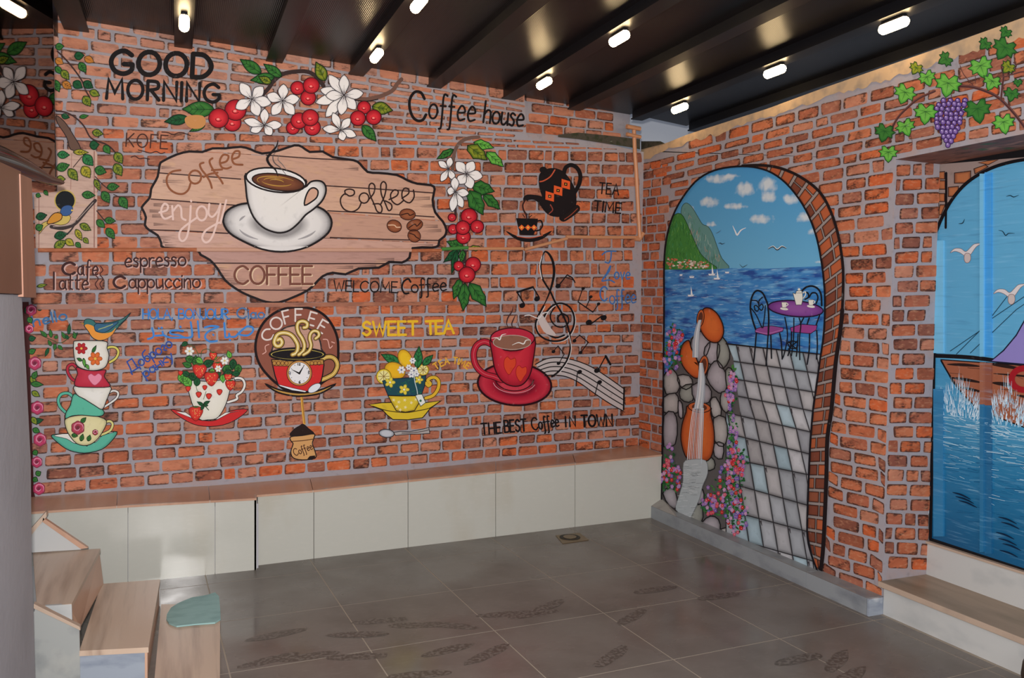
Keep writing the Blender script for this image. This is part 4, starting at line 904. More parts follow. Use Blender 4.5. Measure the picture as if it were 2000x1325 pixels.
for c in ((454, 240, 17), (460, 215, 21), (427, 231, 19.5), (602, 191, 15), (581, 172, 13.5), (608, 167, 16), (572, 250, 13), (610, 249, 16), (584, 236, 16), (606, 230, 16.5), (711, 210, 13), (699, 231, 15), (730, 229, 15)): berry(m, *c)
for c, tips, w in (((492, 194), [(469, 162), (514, 169), (530, 202), (505, 227), (460, 212)], 21), ((552, 197), [(554, 164), (585, 192), (575, 224), (531, 225), (521, 185)], 20), ((516, 245), [(517, 212), (551, 244), (531, 264), (489, 257), (476, 235)], 17),
    ((672, 186), [(625, 175), (616, 201), (636, 229), (642, 146), (636, 187), (695, 214), (672, 146), (666, 225), (710, 182)], 20), ((665, 254), [(650, 220), (684, 231), (696, 266), (671, 275), (630, 251)], 16)): flower(m, c, tips, w)

# vertical branch right of the sign
m = Motif('painted_berry_branch', 'hanging painted branch with white blossoms, red berries and green leaves right of the wooden sign', 'painting', BACK, 905, 430)
P = Part(); P.line([(935, 268), (915, 270), (897, 280), (887, 300), (884, 330)], 7, (108, 84, 76)); m.put('branch', P); P = Part(); P.line([(889, 400), (890, 425)], 5, (60, 44, 44)); m.put('branch', P); P = Part(); P.line([(908, 492), (907, 512)], 7, (62, 46, 46)); m.put('branch', P)
for (b, tt, w, k) in (((886, 292), (853, 311), 12, 'g'), ((925, 278), (965, 289), 15, 'lg'), ((913, 284), (952, 313), 22, 'yg'), ((950, 297), (984, 326), 17, 'lg'), ((922, 362), (966, 374), 22, 'g'), ((917, 372), (944, 420), 26, 'g'), ((944, 380), (977, 409), 17, 'g'),
    ((905, 482), (872, 472), 14, 'g'), ((900, 485), (866, 513), 12, 'dg'), ((893, 488), (882, 536), 10, 'dg'), ((905, 488), (900, 515), 10, 'g'), ((915, 485), (944, 485), 9, 'yg'), ((900, 545), (886, 585), 16, 'g'), ((908, 553), (905, 608), 19, 'g'), ((917, 553), (950, 599), 22, 'g')): leaf(m, b, tt, w, k, step=.0001, jag=1, ow=1.4)
for c in ((883, 425, 8), (885, 448, 10), (916, 423, 16), (932, 443, 13), (905, 463, 14), (904, 445, 14), (896, 520, 10), (924, 517, 15), (912, 537, 16)): berry(m, *c, name='berry')
for c, tips, w in (((876, 330), [(856, 315), (880, 307), (861, 355), (887, 352)], 13), ((911, 340), [(891, 316), (925, 315), (943, 345), (921, 369), (895, 359)], 20), ((889, 375), [(888, 346), (916, 378), (904, 406), (883, 414), (873, 372)], 16)): flower(m, c, tips, w)

# ------------------------------------------------------------ left: bird house, vine, roses
m = Motif('painted_bird_house', 'painted peach bird house board with round dark hole behind leaves', 'painting', BACK, 140, 400)
P = Part(); P.fill([(66, 380), (112, 374), (112, 292), (185, 292), (190, 300), (190, 485), (70, 485)], (196, 160, 142)); m.put('board', P, m='plank')
P = Part(); P.line([(184, 296), (184, 483)], 2, (150, 104, 92), sm=False); P.line([(76, 385), (76, 484)], 1.5, (150, 104, 92), sm=False); P.line([(140, 300), (138, 370)], 1.2, (168, 124, 110), sm=False); m.put('board_edge', P)
P = Part(); P.shape(ell(127, 392, 20, 20, n=24), (22, 26, 28), (196, 170, 90), 2.4, False); m.put('hole', P)
m = Motif('painted_perched_bird', 'painted blue and yellow bird perched on a twig at the bird house', 'painting', BACK, 120, 425, lay=.002)
P = Part(); P.line([(100, 443), (122, 446), (145, 438), (160, 422), (172, 407), (186, 392)], 7, (62, 50, 50), taper=0); P.line([(104, 443), (140, 438), (164, 416), (182, 396)], 1.5, (170, 150, 140)); P.line([(150, 432), (140, 448), (131, 458)], 3, (62, 50, 50)); m.put('twig', P)
P = Part(); P.shape([(82, 437), (95, 430), (104, 420), (115, 414), (128, 418), (138, 424), (132, 436), (118, 440), (100, 437), (88, 444), (76, 458), (80, 445)], (206, 180, 96), BLK, 1); m.put('body', P)
P = Part(); P.shape([(118, 412), (123, 404), (132, 401), (140, 403), (142, 410), (138, 418), (130, 422), (120, 420)], (58, 92, 142), (30, 40, 66), 1); m.put('head', P)
P = Part(); P.shape([(92, 437), (98, 424), (108, 416), (120, 418), (120, 428), (108, 435)], (206, 140, 50), (60, 34, 26), 1.6); m.put('wing', P)
P = Part(); P.fill([(139, 409), (145, 411), (139, 413)], (230, 190, 90)); m.put('beak', P)
m = Motif('painted_leafy_vine', 'painted vine with green and yellow leaves hanging at the top left of the wall', 'painting', BACK, 180, 250, lay=.001)
for pts, w in (([(112, 100), (130, 118), (148, 140), (160, 158), (167, 176), (175, 190)], 3), ([(110, 217), (130, 220), (150, 232), (165, 248), (178, 270), (205, 281), (218, 290), (228, 302)], 3), ([(110, 230), (124, 245), (134, 268), (140, 292)], 2.4), ([(160, 306), (143, 327)], 1.6), ([(186, 345), (200, 360), (212, 370)], 2), ([(189, 412), (205, 432)], 2.2), ([(222, 380), (240, 388)], 1.6)):
    P = Part(); P.line(pts, w, (66, 44, 42)); m.put('stem', P, step=.0001)
P = Part(); P.shape([(110, 226), (126, 238), (142, 262), (158, 292), (138, 292), (130, 268), (112, 240)], (104, 78, 66), (44, 32, 32), 1.6); m.put('trunk', P)
VL = [(108, 92, 125, 90, 14, 'g'), (145, 110, 165, 108, 16, 'dg'), (165, 112, 184, 122, 14, 'or'), (155, 122, 168, 142, 15, 'g'), (108, 115, 124, 125, 14, 'or'), (108, 130, 122, 145, 12, 'g'), (120, 137, 135, 156, 15, 'yg'), (106, 156, 116, 180, 15, 'g'), (122, 160, 140, 174, 15, 'or'), (143, 160, 161, 172, 17, 'dg'), (163, 160, 182, 172, 16, 'dg'), (175, 178, 195, 187, 14, 'yg'), (163, 188, 177, 208, 17, 'yg'), (120, 225, 136, 230, 11, 'dg'), (155, 229, 173, 226, 8, 'g'), (180, 258, 202, 262, 14, 'yg'), (175, 285, 194, 282, 18, 'dg'), (203, 284, 215, 301, 14, 'g'), (225, 298, 239, 320, 18, 'yg'), (112, 302, 136, 303, 15, 'bg'), (143, 297, 173, 298, 11, 'yel'), (163, 303, 182, 324, 20, 'bg'), (110, 330, 136, 322, 17, 'g'), (110, 350, 128, 350, 14, 'yg'), (134, 330, 152, 353, 18, 'yg'), (161, 325, 176, 348, 20, 'yel'), (185, 330, 208, 337, 18, 'g'), (224, 320, 238, 344, 19, 'yg'), (185, 350, 195, 373, 11, 'yg'), (209, 366, 233, 364, 15, 'g'), (200, 374, 214, 397, 17, 'g'), (234, 385, 249, 408, 18, 'g'), (160, 380, 186, 382, 15, 'g'), (189, 430, 205, 445, 14, 'g'), (204, 430, 226, 432, 13, 'g'), (208, 446, 224, 467, 16, 'g'), (156, 438, 178, 450, 14, 'yg'), (106, 463, 132, 456, 16, 'dg'), (106, 484, 130, 470, 16, 'yg'), (128, 468, 145, 480, 14, 'yel'), (148, 448, 160, 470, 12, 'yel'), (148, 474, 158, 484, 10, 'g'), (163, 465, 173, 476, 10, 'yg'), (70, 425, 92, 420, 15, 'dg'), (70, 448, 84, 440, 14, 'g'), (70, 380, 80, 384, 9, 'g'), (86, 372, 94, 382, 8, 'g'), (72, 560, 92, 556, 7, 'yg')]
for (a, b, c, d, w, k) in VL: leaf(m, (a, b), (c, d), w, k, step=.00008, ow=1)
m = Motif('painted_rose_border', 'painted column of pink roses and green leaves along the left edge of the wall', 'painting', BACK, 68, 800, lay=.0005)
P = Part(); P.fill([(44, 590), (56, 590), (60, 760), (66, 960), (72, 985), (48, 990)], (74, 34, 32)); m.put('dark_strip', P)
def rose(m, x, y, r, c=(196, 64, 104)):
    P = Part(); pts = [(x+r*(1+.12*(k % 2))*math.cos(k*math.pi/6), y+r*(1+.12*(k % 2))*math.sin(k*math.pi/6)) for k in range(12)]
    P.shape(pts, 0, tuple(v*.6 for v in c), 1, rings=[(1, tuple(v*.8 for v in c)), (.6, c), (.2, tuple(v*.6 for v in c))])
    for a in range(5): P.line(ell(x, y, r*(.35+.13*a), None, a*70, 6, 0, 110), 1.1, (236, 168, 190), sm=False, taper=1)
    m.put('rose', P, step=.0001)
for (a, b, c, d, k) in ((72, 603, 84, 600, 'dg'), (55, 620, 62, 632, 'g'), (56, 663, 70, 660, 'dg'), (56, 690, 70, 683, 'g'), (60, 735, 70, 755, 'yg'), (60, 750, 85, 752, 'g'), (62, 765, 78, 775, 'yg'), (64, 740, 72, 725, 'g'), (64, 825, 85, 820, 'dg'), (64, 838, 78, 845, 'g'), (62, 815, 72, 830, 'yg'), (66, 880, 72, 890, 'g'), (58, 600, 48, 612, 'dg'), (70, 928, 80, 922, 'g'), (64, 935, 74, 940, 'g')): leaf(m, (a, b), (c, d), 11, k, step=.00005, vein=False)
for x, y, r in ((61, 606, 10), (57, 643, 8), (68, 710, 12), (73, 797, 12), (78, 859, 12), (72, 903, 10), (76, 955, 11)): rose(m, x, y, r)
m = Motif('painted_leaf_sprig', 'small painted green sprig between the word hello and the bird on the cups', 'painting', BACK, 120, 665)
P = Part(); P.line([(80, 655), (100, 664), (120, 670), (140, 655)], 1.5, (60, 74, 40)); m.put('stem', P)
for (a, b, c, d, k) in ((92, 658, 78, 646, 'g'), (100, 660, 98, 643, 'g'), (108, 662, 112, 655, 'g'), (128, 662, 120, 648, 'g'), (134, 654, 136, 632, 'dg'), (128, 655, 134, 663, 'dg'), (142, 660, 152, 650, 'dg'), (147, 662, 144, 648, 'g'), (95, 680, 88, 697, 'dg'), (108, 672, 106, 685, 'g'), (113, 675, 123, 684, 'g'), (100, 676, 94, 664, 'g')): leaf(m, (a, b), (c, d), 7, k, step=.00005, vein=False, ow=.7)

# ------------------------------------------------------------ stack of cups
T4 = lambda s_: C2(s_, 0, 580)
def cupshape(m, name, s_, col, ow=1.6, c2=None, lab=None):
    P = Part(); pts = T4(s_); P.shape(pts, 0, BLK, ow, rings=[(1, tuple(v*.8 for v in col)), (.85, col), (.4, c2 or col)]); o = m.put(name, P, label=lab)
    if name == 'cup': m.cup = o; m.hd.parent = o
    return o
def ring_handle(m, pts, w, col, label=None):
    P = Part(); P.line(pts, w+2.4, BLK); P.line(pts, w, col); m.hd = m.put('handle', P, label=label)
m = Motif('painted_cup_stack', 'painted tottering stack of five cups on a turquoise saucer at the left of the wall', 'painting', BACK, 172, 790)
cupshape(m, 'saucer', '400,1085 470,1072 560,1068 680,1090 800,1068 915,1055 870,1130 790,1195 660,1222 540,1200 450,1140', (90, 178, 154), lab='turquoise saucer')
P = Part(); P.shape(T4('420,1085 530,1070 600,1100 760,1100 840,1062 890,1060 800,1085 750,1135 690,1150 680,1168 640,1150 580,1145 520,1110'), (226, 222, 214), BLK, 1); m.put('saucer_inside', P)
ring_handle(m, T4('815,985 855,972 880,995 865,1040 825,1065 785,1080'), 4, (214, 204, 130))
cupshape(m, 'cup', '508,960 560,935 640,925 740,930 832,968 805,1050 750,1125 680,1162 600,1148 540,1080 512,1015', (222, 212, 160), c2=(228, 218, 168), lab='cream cup with red rose')
ring_handle(m, T4('575,790 535,755 480,762 455,805 470,860 515,905'), 4.6, (92, 180, 154))
cupshape(m, 'cup', '580,758 680,810 802,882 805,925 750,935 640,925 560,932 512,952 515,905 550,845', (94, 184, 156), lab='turquoise cup lying tilted')
ring_handle(m, T4('850,750 888,734 922,750 912,790 860,832 812,862'), 3.4, (224, 220, 214))
cupshape(m, 'cup', '578,698 700,708 862,702 850,765 832,810 800,880 740,850 660,800 600,765', (222, 218, 206), c2=(236, 232, 224), lab='plain white cup')
ring_handle(m, T4('610,570 570,528 532,545 530,590 560,640 600,665'), 4.4, (178, 40, 60))
cupshape(m, 'cup', '596,550 660,570 750,578 828,572 815,620 840,660 855,704 700,708 588,698 590,640 605,600', (186, 42, 64), c2=(196, 54, 74), lab='red cup with pink heart')
P = Part(); P.shape(T4('740,692 700,655 688,620 712,602 740,618 768,600 795,620 785,655'), (232, 140, 164), (180, 70, 100), 1); m.put('heart', P).parent = m.cup
ring_handle(m, T4('822,420 850,395 900,396 925,430 905,480 858,512'), 4, (214, 200, 96))
cupshape(m, 'cup', '575,362 590,345 700,342 832,350 836,400 852,460 830,540 780,570 700,576 620,552 588,510 575,430', (224, 218, 206), c2=(236, 230, 220), lab='white cup with red and orange flowers')
def bloom(m, x, y, r, col, n=6, cc=(230, 190, 80), name='bloom'):
    P = Part()
    for k in range(n):
        a = 2*math.pi*k/n; q = (x+math.cos(a)*r*.55, y+math.sin(a)*r*.55); P.grad(ell(q[0], q[1], r*.48, r*.34, math.degrees(a), n=9), [(1, tuple(v*.75 for v in col)), (.5, col)])
    P.fill(ell(x, y, r*.2, n=7), cc); m.put(name, P, step=.0001)
leaf(m, (180, 690), (188, 675), 6, 'g'); leaf(m, (160, 705), (150, 700), 6, 'g'); leaf(m, (163, 700), (166, 718), 6, 'lg'); leaf(m, (168, 712), (174, 722), 6, 'lg')
bloom(m, 159, 681, 12, (186, 40, 46)); bloom(m, 186, 701, 14, (226, 110, 50))
for q in ((140, 850, 152, 852), (158, 862, 162, 848), (172, 862, 176, 850), (158, 826, 168, 816)): leaf(m, (q[0], q[1]), (q[2], q[3]), 8, 'g')
rose(m, 152, 836, 12, (190, 70, 90)); rose(m, 186, 845, 5, (170, 60, 70))
m = Motif('painted_song_bird', 'painted teal bird with orange breast standing on the stack of cups', 'painting', BACK, 200, 640, lay=.003)
P = Part(); P.shape(T4('655,205 662,182 690,172 730,185 755,205 850,200 910,188 965,168 1022,124 985,175 930,232 880,285 830,330 770,342 720,318 690,270 662,235'), (58, 112, 108), (26, 44, 50), 1.4); m.put('body', P)
P = Part(); P.fill(T4('662,225 690,215 735,235 745,270 800,285 870,275 905,240 880,290 830,328 770,338 722,314 692,268'), (232, 150, 60), sm=True); m.put('breast', P)
P = Part(); P.shape(T4('738,225 760,208 840,212 925,195 880,240 820,278 760,272 740,255'), (54, 100, 130), (24, 38, 60), 1.2); P.line(T4('770,255 830,235 880,215'), 1.4, (170, 180, 110)); m.put('wing', P)
P = Part(); P.fill(T4('622,200 656,206 654,216'), (230, 176, 50)); P.line(T4('622,200 656,208'), 1, BLK); m.put('beak', P)
P = Part(); P.line(T4('925,225 985,172 1020,126'), 1.4, (26, 40, 46)); m.put('tail_edge', P)

# ------------------------------------------------------------ strawberry cup
m = Motif('painted_strawberry_cup', 'painted white cup filled with strawberries on a red saucer', 'painting', BACK, 410, 760)
P = Part(); P.shape(T4('1335,884 1430,900 1520,950 1600,968 1690,962 1800,892 1935,880 1860,950 1740,1003 1590,1012 1470,978'), (200, 44, 46), BLK, 1.4); m.put('saucer', P)
P = Part(); P.shape(T4('1375,898 1450,903 1510,945 1690,950 1760,905 1880,892 1800,905 1700,958 1600,966 1500,950'), (230, 226, 220), BLK, 1, sm=False); m.put('saucer_inside', P)
ring_handle(m, T4('1800,655 1850,635 1895,645 1912,690 1890,740 1850,770 1850,800 1780,825'), 4, (226, 222, 216))
P = Part(); P.shape(T4('1468,700 1500,655 1640,662 1830,640 1800,720 1772,820 1735,900 1690,952 1620,962 1560,958 1510,860 1480,765'), 0, BLK, 1.5, rings=[(1, (206, 202, 190)), (.8, (228, 224, 210)), (.3, (234, 230, 218))]); m.put('cup_body', P)
P = Part(); P.line(T4('1430,360 1500,380 1540,430 1560,490'), 1.2, (60, 90, 50)); P.line(T4('1570,470 1580,420 1630,410 1660,450'), 1.2, (60, 90, 50)); P.line(T4('1690,500 1740,460 1800,440'), 1.2, (60, 90, 50)); m.put('stems', P)
for (x, y, r) in ((1440, 370, 22), (1460, 530, 30), (1490, 490, 34), (1530, 500, 34), (1560, 500, 28), (1630, 520, 36), (1420, 640, 34), (1460, 660, 40), (1500, 620, 34), (1540, 660, 30), (1450, 600, 26), (1780, 560, 36), (1820, 530, 34), (1860, 570, 34), (1790, 600, 36), (1840, 600, 26), (1790, 450, 24), (1700, 610, 26), (1680, 470, 20), (1740, 640, 26), (1590, 600, 20), (1660, 590, 24)):
    a = R.uniform(0, 6.28); x2, y2 = x/4, 580+y/4; r2 = r/4*1.3
    leaf(m, (x2-math.cos(a)*r2, y2-math.sin(a)*r2), (x2+math.cos(a)*r2, y2+math.sin(a)*r2), r2*1.3, R.choice(('g', 'lg', 'dg')), step=.00006, ow=.8)
def straw(m, x, y, r, big=True):
    x, y, r = x/4, 580+y/4, r/4; P = Part()
    P.shape([(x-r, y-r*.5), (x-r*.5, y-r*.95), (x+r*.5, y-r*.95), (x+r, y-r*.4), (x+r*.6, y+r*.5), (x, y+r*1.05), (x-r*.65, y+r*.5)], 0, (120, 20, 20), 1, rings=[(1, (176, 36, 32)), (.6, (216, 60, 48))])
    if big:
        for k in range(int(r*1.2)): P.fill(ell(x+R.uniform(-.6, .6)*r, y+R.uniform(-.6, .6)*r, .7, 1, n=5), (236, 190, 110))
        for k in range(5): a = -2.6+k*.52; P.line([(x, y-r*.85), (x+math.cos(a)*r*.7, y-r*.75+math.sin(a)*r*.35)], 2, (36, 96, 44), taper=2, sm=False)
    m.put('strawberry', P, step=.0001)
for q in ((1560, 580, 55), (1700, 550, 38), (1652, 640, 56), (1782, 630, 30), (1800, 690, 40), (1665, 462, 30), (1530, 912, 56)): straw(m, *q)
for q in ((1410, 597, 18), (1470, 720, 20), (1600, 710, 18), (1553, 765, 22), (1632, 778, 22), (1715, 745, 22)): straw(m, *q, False)
for q in ((1480, 425, 9.5), (1755, 500, 8.5), (1705, 562, 7)): bloom(m, q[0]/4, 580+q[1]/4, q[2], (238, 236, 228), n=6)
for a in ((1590, 850, 1540, 820), (1590, 840, 1640, 815), (1590, 850, 1570, 885), (1590, 845, 1625, 850)): leaf(m, (a[0]/4, 580+a[1]/4), (a[2]/4, 580+a[3]/4), 6, 'dg', step=.0001, vein=False)
P = Part(); P.line(T4('1595,845 1630,885'), 1.6, (40, 70, 40)); P.line(T4('1530,690 1540,730 1555,745'), 1, (60, 100, 60)); P.line(T4('1610,740 1590,800'), 1, (60, 100, 60)); m.put('stem', P)

# ------------------------------------------------------------ round COFFEE sign with the clock cup
K7 = lambda s_: [(490+float(q.split(',')[0])/6.972, 590+float(q.split(',')[1])/6.972) for q in s_.split()]
k7 = lambda x, y: (490+x/6.972, 590+y/6.972)
m = Motif('painted_round_coffee_sign', 'painted round brown sign reading COFFEE above the clock cup', 'painting', BACK, 580, 650)
P = Part(); P.shape(K7('350,1110 230,1000 130,870 72,720 65,560 110,390 210,240 360,130 520,82 700,72 880,110 1020,200 1120,340 1180,500 1190,680 1180,820 1130,980 1000,1080 800,1200 500,1200'), (142, 84, 68), (30, 18, 20), 5); m.put('disc', P)
P = Part(); P.shape(K7('310,690 305,600 340,480 420,380 520,335 650,320 780,360 880,430 940,530 960,640 955,690 620,720'), (194, 148, 130), (34, 20, 22), 3.2); m.put('inner_disc', P, m='plank')
def let(m, ch, cx, cy, h, w, ang, sw, col):
    a = math.radians(ang); dx, dy = math.cos(a), math.sin(a); g_ = float(GL[ch].split(';')[0])
    text(m, ch, (cx-dx*w/2+dy*h/2*-1, cy-dy*w/2+dx*h/2), (cx+dx*w/2-dy*h/2, cy+dy*w/2+dx*h/2), h, sw, col)
for ch, x, y, a, h, w in (('C', 222, 450, -32, 21, 21), ('O', 345, 292, -25, 23, 23), ('F', 485, 205, -14, 25, 12), ('F', 650, 180, 0, 24, 13), ('E', 835, 230, 16, 25, 13), ('E', 975, 335, 30, 24, 13)): let(m, ch, *k7(x, y), h, w, a, 3.2, (224, 210, 204))
for s_ in ('245,580 200,600 195,640 205,680 160,710', '985,510 1040,515 1060,570 1075,630 1110,600', '1100,545 1140,560'):
    P = Part(); P.line(K7(s_), 1.8, (220, 168, 156)); m.put('squiggle', P, step=0)
m = Motif('painted_clock_cup', 'painted red and gold cup with a clock face and golden steam', 'painting', BACK, 585, 720, lay=.0025)
P = Part(); P.shape(K7('200,1118 300,1165 420,1205 650,1240 900,1215 1150,1118 1040,1200 900,1258 650,1285 420,1250 290,1190'), (190, 146, 74), (30, 18, 20), 3.2); m.put('saucer', P)
P = Part(); q = K7('950,810 1000,765 1080,748 1150,785 1178,870 1130,975 1040,1030 965,1060'); P.line(q, 11, (36, 22, 20)); P.line(q, 7.4, (196, 158, 78)); P.line(q, 2, (226, 200, 120)); m.put('handle', P)
P = Part(); P.shape(K7('283,790 985,790 995,860 975,1000 955,1085 880,1170 760,1225 500,1180 370,1125 330,1010 300,880'), (206, 44, 46), BLK, 2.4, sm=False); m.put('cup_body', P)
P = Part(); P.shape(K7('285,790 985,790 990,850 800,862 480,875 300,870'), (184, 136, 68), (60, 36, 24), 1.2, sm=False)
for x in (320, 375, 430, 485, 830, 880, 930): P.line(ell(*k7(x, 835), 3.6, 4, n=10), 1.1, (90, 44, 30), sm=False, closed=True)
m.put('gold_band', P)
P = Part(); P.shape(ell(*k7(632, 715), 54, 12, 0, n=30), (200, 180, 90), BLK, 4, False); P.fill(ell(*k7(632, 717), 50, 9, 0, n=30), (26, 22, 26)); m.put('rim', P)
P = Part(); P.shape(ell(*k7(660, 970), 24.5, 24.8, n=28), (196, 142, 76), (70, 40, 30), 1.4, False); P.shape(ell(*k7(660, 970), 21, 21.2, n=28), (232, 230, 232), (120, 86, 60), .8, False); clk = m.put('clock_face', P)
P = Part(); P.line([k7(660, 975), k7(555, 920)], 3.4, BLK, sm=False, taper=2); P.line([k7(660, 975), k7(728, 860)], 3.6, BLK, sm=False, taper=2); P.fill(ell(*k7(660, 975), 2, n=8), BLK); m.put('clock_hands', P).parent = clk
P = Part()
for k in range(12):
    a = math.pi*k/6; x, y = 660+128*math.sin(a), 970-128*math.cos(a)
    if k % 3: P.line([k7(x, y), k7(660+118*math.sin(a), 970-118*math.cos(a))], 1, (80, 70, 76), sm=False)
P.line(K7('640,835 640,862'), 1.4, BLK); P.line(K7('655,838 672,840 656,862 674,862'), 1.3, BLK); P.line(K7('782,938 795,948 780,958 795,970 780,982'), 1.4, BLK); P.line(K7('672,1075 655,1090 660,1108 675,1100 660,1092'), 1.4, BLK); P.line(ell(*k7(527, 965), 1.8, 2, n=8), 1.1, (50, 60, 90), sm=False, closed=True); P.line(K7('540,965 532,995'), 1.2, (50, 60, 90))
m.put('clock_numerals', P).parent = clk
for s_, w in (('565,720 620,690 640,600 600,510 540,445 450,420 370,440 330,500 320,560 350,600 400,595 425,550 400,505 365,520', 9), ('650,720 710,670 730,590 700,500 650,420 630,340 650,280 710,262 765,290 760,340 720,350', 8), ('715,720 790,670 820,590 800,500 815,430 860,395 915,410 925,460 880,500', 7)):
    P = Part(); q = K7(s_); P.line(q, w+1.6, (84, 58, 30)); P.line(q, w*.78, (198, 164, 78)); P.line(q, w*.3, (240, 224, 170)); m.put('steam_swirl', P)
P = Part(); P.shape(K7('370,1125 560,1170 760,1215 740,1232 560,1205 400,1150'), (226, 228, 234), BLK, 1, sm=False); P.shape(ell(*k7(865, 1175), 14, 7, -32, n=16), (222, 226, 234), (60, 60, 70), 1.2, False); m.put('spoon', P)

# coffee bag on its string
m = Motif('painted_coffee_bag', 'painted tan coffee sack hanging on a yellow string under the clock cup', 'painting', BACK, 592, 860)
B4 = lambda s_: C2(s_, 450, 580)
P = Part(); P.line(B4('557,785 565,880 578,990'), 5, (214, 160, 70)); P.line(B4('562,785 570,880 582,990'), 1.4, (150, 100, 40)); m.put('string', P)
P = Part(); P.shape(B4('468,1085 500,1035 540,1010 568,996 610,1030 655,1072 600,1090'), (40, 26, 24), BLK, 1.6); m.put('coffee_heap', P)
P = Part(); P.shape(B4('470,1095 560,1085 655,1072 650,1110 640,1150 662,1210 662,1262 560,1275 490,1258 472,1210 490,1150 475,1130'), (206, 156, 100), BLK, 2); P.line(B4('474,1130 560,1125 650,1112'), 1.6, (90, 54, 34)); P.fill(B4('600,1268 620,1245 662,1240 662,1262 640,1270'), (34, 22, 22)); m.put('sack', P)
text(m, 'Coffee', B4('505,1245')[0], B4('645,1190')[0], 14, 1.6, (70, 36, 28))

# ------------------------------------------------------------ lemon cup
L7 = lambda s_: [(720+float(q.split(',')[0])/7.794, 660+float(q.split(',')[1])/7.794) for q in s_.split()]
l7 = lambda x, y: (720+x/7.794, 660+y/7.794)
m = Motif('painted_lemon_cup', 'painted yellow and blue cup full of lemons on a yellow saucer', 'painting', BACK, 795, 750)
YL = (216, 186, 50)
P = Part(); P.shape(L7('0,1020 200,990 380,985 860,990 1110,958 930,1085 880,1150 820,1220 600,1250 370,1246 285,1180 215,1105 100,1062'), YL, BLK, 1.8, sm=False); P.line(L7('60,1040 280,1110 560,1140 760,1110 930,1070 1090,965'), 1.6, (60, 48, 20)); m.put('saucer', P)
P = Part(); q = L7('870,690 910,730 940,700 900,650 950,610 1020,610 1068,670 1055,780 980,880 870,920'); P.line(q, 8, (70, 54, 20)); P.line(q, 5.6, (222, 178, 50)); m.put('handle', P)
leaf(m, l7(480, 390), l7(190, 252), 17, 'bg'); 
P = Part(); P.shape(ell(*l7(555, 320), 13, 19, -25, n=20), 0, (120, 90, 20), 1.4, False, rings=[(1, (206, 152, 36)), (.6, (234, 190, 40))]); m.put('lemon', P)
P = Part(); P.shape(ell(*l7(400, 500), 21, 15.5, 25, n=20), 0, (120, 90, 20), 1.4, False, rings=[(1, (206, 152, 36)), (.6, (232, 180, 36))]); m.put('lemon', P)
def slice_(m, x, y, r):
    P = Part(); P.shape(ell(x, y, r, n=20), (224, 196, 60), (120, 96, 20), 1.3, False); P.fill(ell(x, y, r*.8, n=18), (232, 222, 150))
    for k in range(8): a = k*math.pi/4; P.line([(x, y), (x+math.cos(a)*r*.75, y+math.sin(a)*r*.75)], 1.1, (140, 110, 50), sm=False)
    m.put('lemon_slice', P)
slice_(m, *l7(230, 590), 14.5); slice_(m, *l7(830, 490), 11)
leaf(m, l7(740, 465), l7(770, 130), 17, 'bg'); leaf(m, l7(825, 420), l7(980, 262), 13, 'bg')
P = Part(); P.shape(L7('210,660 300,630 420,622 600,610 760,595 872,572 850,740 805,868 700,882 500,888 295,878 250,770'), (34, 76, 84), (18, 26, 50), 1.4, sm=False)
for k in range(26): x, y = R.uniform(260, 830), R.uniform(640, 860); a = R.uniform(-1, 1); x = max(x, 240+(y-640)*.3+20); P.line([l7(x, y), l7(x+50*math.cos(a), y+50*math.sin(a)) if x < 770 else l7(x-40, y+20)], 2.6, R.choice(((44, 112, 64), (40, 120, 80), (34, 60, 120), (60, 130, 70))), sm=False, taper=1)
m.put('flowered_band', P)
P = Part(); P.shape(L7('295,882 500,888 700,884 805,868 770,990 700,1108 560,1135 420,1112 350,990'), 0, BLK, 1.6, sm=False, rings=[(1, (176, 146, 34)), (.75, (218, 192, 56))])
for x, y in ((380, 950), (460, 980), (550, 950), (650, 990), (560, 1060), (480, 1100), (720, 940), (430, 1050)):
    for k in range(5): a = k*1.257; P.line([l7(x, y), l7(x+22*math.cos(a), y+22*math.sin(a))], 1, (240, 230, 190), sm=False)
m.put('cup_base', P)
for x, y, r in ((325, 680, 10.5), (540, 790, 10.5), (765, 640, 8.5)): bloom(m, *l7(x, y), r, (228, 206, 70), n=5, cc=(236, 236, 220))
for x, y, r in ((500, 490, 8), (670, 350, 6.5), (610, 450, 6), (690, 500, 8), (650, 560, 7), (730, 550, 6)): bloom(m, *l7(x, y), r, (236, 236, 236), n=6, cc=(90, 90, 140))
P = Part(); P.line(L7('690,560 705,680 735,790 745,870'), 1.6, (190, 206, 206)); m.put('tea_string', P)
P = Part(); P.shape(L7('712,885 745,865 812,862 868,988 792,1045'), (226, 230, 222), (60, 70, 60), 1.2, sm=False); P.fill(ell(*l7(790, 960), 2.6, n=6), (60, 110, 80)); m.put('tea_tag', P)
m = Motif('painted_spoon', 'painted grey metal spoon under the yellow saucer', 'painting', BACK, 790, 847)
P = Part(); P.shape(ell(755, 847, 15, 8, 5, n=18), 0, (50, 48, 54), 1.6, False, rings=[(1, (130, 134, 142)), (.6, (190, 194, 202))]); m.put('spoon_bowl', P)
P = Part(); P.shape(B4('1275,1060 1330,1052 1400,1055 1500,1035 1550,1022 1558,1068 1500,1072 1400,1075 1330,1080 1290,1085'), (170, 164, 162), (50, 44, 48), 1.4, sm=False); P.line(B4('1340,1066 1420,1064 1500,1052 1550,1040'), 1.6, (90, 80, 80)); m.put('spoon_handle', P)

